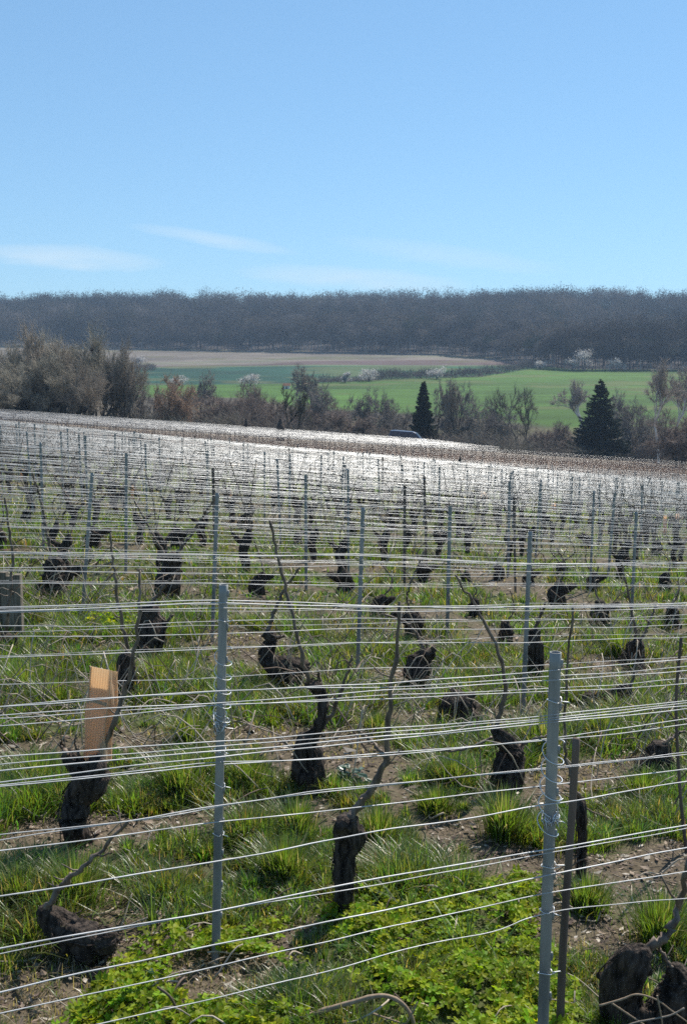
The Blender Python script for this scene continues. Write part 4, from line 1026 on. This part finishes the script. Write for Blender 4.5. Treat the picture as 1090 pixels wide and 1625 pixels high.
def spruce(px, ytop, Y, wpx, label, seed):
    p = at_depth(px, ytop, Y); g = float(gz(p[0], Y)); hgt = p[2]-g; R = wpx*.5*Y/FPX; r_ = np.random.RandomState(seed)
    o = empty('spruce', (p[0], Y, g), label, 'tree', 'spruces'); a = MB()
    tube(a, [(0, 0, -.2), (0, 0, hgt*.5), (0, 0, hgt)], [hgt*.02, hgt*.012, .02], 8, (.05, .04, .03)); link('trunk', a.mesh('trunk', M['twig'], True, True), o)
    b = MB(); P0, P1, C_ = [], [], []
    z = hgt*.04
    V = []; 
    while z < hgt*.99:
        f = 1-z/hgt; L0 = R*(f**.92)*1.18 + .10; nb = int(11 + 9*f)
        a0 = r_.uniform(0, 6.28); lay = r_.uniform(.82, 1.12)
        for i in range(nb):
            az = a0 + i*6.283/nb + r_.normal(0, .2); L = L0*lay*r_.uniform(.72, 1.16); d = np.array([math.cos(az), math.sin(az)])
            m_ = int(16 + L*44); t = r_.rand(m_)**.6
            rise = -.34*t*L*(.35+f) + .30*L*t**3
            c0 = np.column_stack([d[0]*t*L, d[1]*t*L, z + rise + r_.normal(0, .03, m_)])
            wd = .24*L*(1-t*.7) + .05; off = r_.normal(0, .5, m_)*wd; c0[:, 0] += -d[1]*off; c0[:, 1] += d[0]*off
            ln = r_.uniform(.2, .5, m_)*(.5+.5*f) + .06
            e = np.column_stack([d[0]*.6 - d[1]*off/wd*.6, d[1]*.6 + d[0]*off/wd*.6, r_.uniform(-1.0, .1, m_)]); e /= np.linalg.norm(e, axis=1)[:, None]
            c0[:, 2] += hgt*.02*r_.normal(); V.append((c0, e, ln))
        z += hgt*(.024 + .008*f)*r_.uniform(.75, 1.25)
    c0 = np.concatenate([v[0] for v in V]); e = np.concatenate([v[1] for v in V]); ln = np.concatenate([v[2] for v in V]); n = len(c0)
    s_ = np.cross(e, r_.normal(0, 1, (n, 3))); s_ /= np.linalg.norm(s_, axis=1)[:, None]
    w = ln*.17
    vv = np.stack([c0 - s_*w[:, None], c0 + s_*w[:, None], c0 + e*ln[:, None]], 1).reshape(-1, 3)
    col_ = np.array([.016, .026, .018])*r_.uniform(.6, 1.5, (n, 1))
    b.add(vv, None, np.arange(n*3).reshape(-1, 3), np.repeat(col_, 3, 0)); 
    link('crown', b.mesh('crown', M['needles'], False, True), o); return o
spruce(953, 603, 150, 98, 'large dark blue-green spruce on the right', 5)
spruce(672, 606, 138, 48, 'small narrow dark spruce right of the car', 6)

def blossom_bush(px, yb, w, h, label):
    Y = ground_at(px, yb)[1]; Y = min(Y, float(forest_front(px)) - 9)
    Yh_ = float(np.interp(px, [0, 200, 430, 520, 620, 760, 840, 870], [340, 345, 352, 362, 382, 400, 455, 470]))
    if 500 < px < 850: Y = Yh_ - 6
    g = at_depth(px, yb, Y); g[2] = float(gz(g[0], Y)); k = Y/FPX; r_ = np.random.RandomState(px); h = max(h, (proj(g)[1]-yb) + h)
    o = empty('blossoming_bush', g, label, 'bush', 'white blossoming bushes'); a = MB(); b = MB(); n = 1500
    for i in range(5):
        q_ = np.array([r_.normal(0, .22)*w*k, r_.normal(0, .15)*w*k, h*k*.6]); tube(a, [(0, 0, -.2), q_*[.4, .4, .5], q_], [.12, .08, .03], 5, (.05, .04, .035))
    link('trunk', a.mesh('trunk', M['twig'], True, True), o)
    cen = np.column_stack([r_.normal(0, .24, 14)*w*k, r_.normal(0, .2, 14)*w*k, r_.uniform(.3, .85, 14)*h*k]); i = r_.randint(0, 14, n)
    c0 = cen[i] + r_.normal(0, 1, (n, 3))*np.array([.10*w*k, .10*w*k, .10*h*k]); c0[:, 2] = np.clip(c0[:, 2], .2, h*k*1.05)
    d1 = r_.normal(0, 1, (n, 3)); d1 /= np.linalg.norm(d1, axis=1)[:, None]; d2 = np.cross(d1, r_.normal(0, 1, (n, 3))); d2 /= np.linalg.norm(d2, axis=1)[:, None]
    s_ = r_.uniform(.18, .42, (n, 1)); v = np.stack([c0, c0+d1*s_, c0+d2*s_], 1).reshape(-1, 3)
    cc = np.where(r_.rand(n, 1) < .72, np.array([.72, .69, .66]), np.array([.16, .13, .12]))*r_.uniform(.7, 1.0, (n, 1))
    b.add(v, None, np.arange(n*3).reshape(-1, 3), np.repeat(cc, 3, 0)); link('crown', b.mesh('crown', M['blossom'], False, True), o)
for a in [(585,602,34,16,'white blossoming bush at the hedge above the bright field, left one'),(925,581,36,26,'largest white blossoming tree at the forest foot on the right'),(908,583,16,14,'small white bush left of the largest blossoming tree'),
          (856,586,26,14,'white bush at the right end of the beige field'),(692,598,30,18,'faint white bush in the hedge above the small spruce'),(222,580,20,14,'white bush at the left end of the teal field'),
          (548,600,14,9,'tiny white bush left along the hedge'),(980,578,22,10,'faint pale bush under the forest right of the big spruce'),(398,612,30,18,'white blossom cluster over the reddish trees'),(285,612,26,16,'pale blossom above the orange-tinted tree')]:
    blossom_bush(*a)
# dark hedge along the fields
mb = MB(); k = 6000; r_ = np.random.RandomState(88); u = r_.uniform(505, 850, k)
Y = np.interp(u, [0, 200, 430, 520, 620, 760, 840, 870], [340, 345, 352, 362, 382, 400, 455, 470]) + r_.uniform(-3, 16, k); X = (u-CX)/FPX*Y; g = gz(X, Y)
hh = .6 + 4.2*sm((fbm(X*.12, Y*.12, 0, 16)-.35)/.35); base = np.stack([X, Y, g+hh*r_.uniform(0, .5, k)], -1); tip = base + np.stack([r_.normal(0, .8, k), r_.normal(0, .8, k), hh*r_.uniform(.2, .5, k)], -1)
u2 = r_.uniform(210, 250, 600); Y2 = np.full(600, 455.) + r_.uniform(-3, 4, 600); X2 = (u2-CX)/FPX*Y2; b2 = np.stack([X2, Y2, gz(X2, Y2)+r_.uniform(0, 2.0, 600)], -1)
base = np.concatenate([base, b2]); tip = np.concatenate([tip, b2 + np.stack([r_.normal(0, .8, 600), r_.normal(0, .8, 600), r_.uniform(.4, 1.2, 600)], -1)]); k = len(base)
sticks(mb, base, tip, np.full(k, .06), np.full(k, .03), np.array([.12, .105, .095])*r_.uniform(.5, 1.4, (k, 1)))
tag(link('hedgerow', mb.mesh('hedgerow', M['twig'], True, True)), kind='stuff', label='dark bare hedge between the teal and the bright field', cat='hedge')

# far wooded hill
def forest():
    r_ = np.random.RandomState(99); T = 3700
    u = r_.uniform(-260, 1350, T); t = r_.rand(T)**1.1; Yf = forest_front(u); Y = Yf + t*(930-Yf) + 2; X = (u-CX)/FPX*Y; g = gz(X, Y)
    hgt = r_.uniform(11, 21, T)*(.8 + .45*fbm(X*.02, Y*.02, 0, 209)); R = hgt*r_.uniform(.30, .52, T)
    edge = np.linspace(-260, 1350, 300); Ye = forest_front(edge) + r_.uniform(-4, 3, 300)
    X = np.concatenate([X, (edge-CX)/FPX*Ye]); Y = np.concatenate([Y, Ye]); g = gz(X, Y); he = r_.uniform(7, 15, 300); hgt = np.concatenate([hgt, he]); R = np.concatenate([R, he*.42]); T = len(X)
    tint = np.array([.066, .056, .050])*r_.uniform(.35, 1.75, (T, 1))*(.45 + 1.1*sm((fbm(X*.014, Y*.014, 0, 233, 3)-.32)/.36))[:, None]; warm = r_.rand(T) < .14; tint[warm] = np.array([.13, .105, .08])*r_.uniform(.6, 1.2, (warm.sum(), 1))
    ivy = r_.rand(T) < .05; tint[ivy] = np.array([.03, .045, .028])
    tt = np.concatenate([t, np.full(300, 0.)]); hi = np.where((tt < .10) & (r_.rand(T) < .75) & (X > -60), .72, .58)
    mb = MB(); K = 300; i = np.repeat(np.arange(T), K); n = len(i)
    a = r_.uniform(0, 6.283, n); cz = r_.uniform(-.75, 1, n); rad_ = r_.rand(n)**.45; rr = np.sqrt(1-cz*cz)*rad_
    lump = .62 + .76*fbm(np.cos(a)*1.7+i*3.1, np.sin(a)*1.7, cz*1.7, 3, 2)
    c0 = np.stack([X[i] + np.cos(a)*rr*R[i]*lump, Y[i] + np.sin(a)*rr*R[i]*lump, g[i] + hgt[i]*(hi[i] + (1-hi[i])*cz*rad_*lump)], -1)
    e = np.stack([np.cos(a)*rr, np.sin(a)*rr, cz*rad_], -1) + r_.normal(0, .55, (n, 3)) + [0, 0, .15]; e /= np.linalg.norm(e, axis=1)[:, None]
    on = np.stack([np.cos(a)*rr, np.sin(a)*rr, cz*rad_ + .1], -1); e = e - .75*on*np.sum(e*on, 1)[:, None]/np.maximum(np.sum(on*on, 1), .05)[:, None]; e /= np.linalg.norm(e, axis=1)[:, None]
    s_ = np.cross(e, on + r_.normal(0, .35, (n, 3))); s_ /= np.linalg.norm(s_, axis=1)[:, None]; L = r_.uniform(.7, 1.9, n)[:, None]; w = r_.uniform(.13, .33, n)[:, None]
    v = np.stack([c0 - s_*w - e*L*.5, c0 + s_*w - e*L*.5, c0 + e*L*.6], 1).reshape(-1, 3)
    cc = np.clip(tint[i]*r_.uniform(.85, 1.15, (n, 1)), 0, 1); mb.add(v, None, np.arange(n*3).reshape(-1, 3), np.repeat(cc, 3, 0))
    p0 = np.stack([X, Y, g-.5], -1); p1 = np.stack([X + r_.normal(0, .6, T), Y, g + hgt*.8], -1)
    tc_ = np.where(r_.rand(T, 1) < .3, np.array([.36, .33, .30]), np.array([.07, .06, .055])); sticks(mb, p0, p1, np.where(hi > .6, .26, R*.03+.05), np.where(hi > .6, .12, R*.01), np.where(((hi > .6) & (r_.rand(T) < .7))[:, None], np.array([.34, .31, .28]), tc_), 4)
    tag(link('forest', mb.mesh('forest', M['forest'], False, True)), kind='stuff', label='leafless purple-grey wood covering the far ridge', cat='forest')
forest()

# ---------------------------------------------------------------- small far things
def nest(px, py, Y, label):
    c0 = at_depth(px, py, Y); r_ = np.random.RandomState(px); mb = MB(); n = 260; d = r_.normal(0, 1, (n, 3)); d /= np.linalg.norm(d, axis=1)[:, None]
    p = d*.20*r_.uniform(.5, 1, (n, 1)); t = np.cross(d, r_.normal(0, 1, (n, 3))); t /= np.linalg.norm(t, axis=1)[:, None]
    sticks(mb, p-t*.2, p+t*.2, np.full(n, .02), np.full(n, .012), np.array([.06, .035, .03]))
    tag(link('bird_nest', mb.mesh('bird_nest', M['twig'], True, True), None, c0), label, 'nest', 'two bird nests')
nest(146, 555, 120.5, 'left of two dark nests in the willow crown'); nest(155, 557, 120.5, 'right of two dark nests in the willow crown')

def van():
    Y = 118.; c0 = at_depth(646, 684, Y); X = c0[0]; g = float(gz(X, Y)); top = c0[2] - g; top = max(1.5, min(top, 2.2))
    o = empty('parked_van', (X, Y, c0[2]-1.85), 'dark blue van showing only its roof above the crest', 'van'); o.rotation_euler = (0, rad(3.5), rad(-6))
    paint = solid('van_paint', (.02, .035, .085), (.022, .038, .09), .3, 0, 5, spec=.6); glass = solid('van_glass', (.03, .05, .08), (.035, .055, .09), .1, 0, 5, spec=.8); rub = solid('tyre_rubber', (.02, .02, .02), (.03, .03, .03), .8)
    prof = [(-2.2,.35),(2.2,.35),(2.25,.75),(2.1,.98),(1.55,1.10),(.95,1.70),(.6,1.82),(-1.6,1.85),(-2.05,1.78),(-2.22,1.1)]
    def slab(pr, y0, y1):
        n = len(pr); v = [(x, y0, z) for x, z in pr] + [(x, y1, z) for x, z in pr]; mb = MB(); q = [(i, (i+1) % n, n+(i+1) % n, n+i) for i in range(n)]
        c1 = len(v); v += [(0, y0, 1.1), (0, y1, 1.1)]; t = [((i+1) % n, i, c1) for i in range(n)] + [(n+i, n+(i+1) % n, c1+1) for i in range(n)]; mb.add(v, q, t); return mb
    b = link('body', slab(prof, -.88, .88).mesh('body', paint, False), o); bv = b.modifiers.new('edge', 'BEVEL'); bv.width = .06; bv.segments = 2
    link('windscreen', slab([(1.50,1.15),(1.56,1.16),(1.02,1.70),(.96,1.68)], -.76, .76).mesh('windscreen', solid('windscreen_reflection', (.25, .36, .5), (.28, .4, .55), .08, 0, 5, spec=.8), False), o)  # bright reflection on the windscreen is painted in as a pale blue base colour
    for y0, y1 in ((-.90, -.885), (.885, .90)):
        link('side_window', slab([(.1,1.15),(1.2,1.15),(.75,1.66),(.1,1.68)], y0, y1).mesh('side_window', glass, False), o)
        link('side_window', slab([(-1.9,1.15),(0,1.15),(0,1.68),(-1.8,1.66)], y0, y1).mesh('side_window', glass, False), o)
    for x in (-1.4, 1.45):
        for y in (-.8, .8):
            mb = MB(); tube(mb, [(x, y-.1, .33), (x, y+.1, .33)], .33, 20); w_ = link('wheel', mb.mesh('wheel', rub), o)
van()
def hut():
    g = ground_at(455, 617); o = empty('garden_hut', g, 'tiny hut with orange roof in front of the green fields', 'hut'); k = g[1]/FPX
    w, d, h = 5*k, 3*k, 5*k; wall = solid('hut_wall', (.6, .56, .5), (.7, .66, .6), .8); roof = solid('hut_roof', (.40, .15, .07), (.5, .2, .1), .8)
    mb = MB(); box(mb, (-w, -d, -.3), (w, d, h)); link('wall', mb.mesh('wall', wall, False), o)
    mb = MB(); e = .15*w; mb.add([(-w-e,-d-e,h*.95),(w+e,-d-e,h*.95),(w+e,d+e,h*.95),(-w-e,d+e,h*.95),(-w-e,0,h*1.75),(w+e,0,h*1.75)], [(0,1,5,4),(2,3,4,5),(3,2,1,0)], [(0,4,3),(1,2,5)]); link('roof', mb.mesh('roof', roof, False), o)
    mb = MB(); box(mb, (-w*.25, -d-.03, -.1), (w*.25, -d-.002, h*.75)); link('door', mb.mesh('door', M['stakewood'], False), o)
hut()
def stump(px, yb, hpx, wpx, label):
    Y = 106. if px < 500 else 55.; p = at_depth(px, yb, Y); g = np.array([p[0], Y, float(gz(p[0], Y))]); k = Y/FPX; hh = (proj(g)[1]-(yb-hpx))*k
    mb = MB(); trunk_add(mb, np.array([(0, 0, -.1), (0, 0, hh*.35), (.02, 0, hh*.7), (.05, 0, hh)]), [wpx*.45*k, wpx*.5*k, wpx*.4*k, wpx*.12*k], px, 10, 16)
    tag(link('dark_stump', mb.mesh('dark_stump', M['bark']), None, g), label, 'stump', 'dark stumps at the crest')
stump(445, 684, 19, 13, 'dark pointed stump rising out of the bright far wires'); stump(390, 671, 7, 7, 'smaller dark lump left of the pointed stump'); stump(728, 738, 13, 9, 'dark lump at the front of the brown plot')

# ---------------------------------------------------------------- the air
hm, N, L = new_mat('haze_air'); o_ = N.new('ShaderNodeOutputMaterial'); pv = N.new('ShaderNodeVolumePrincipled')
pv.inputs['Color'].default_value = (.56, .75, 1.0, 1); pv.inputs['Density'].default_value = .00028; pv.inputs['Anisotropy'].default_value = .0
L.new(pv.outputs[0], o_.inputs['Volume'])
mb = MB(); box(mb, (-1150, -20, -40), (1150, 1700, 100)); tag(link('haze', mb.mesh('haze', hm, False)), kind='stuff')
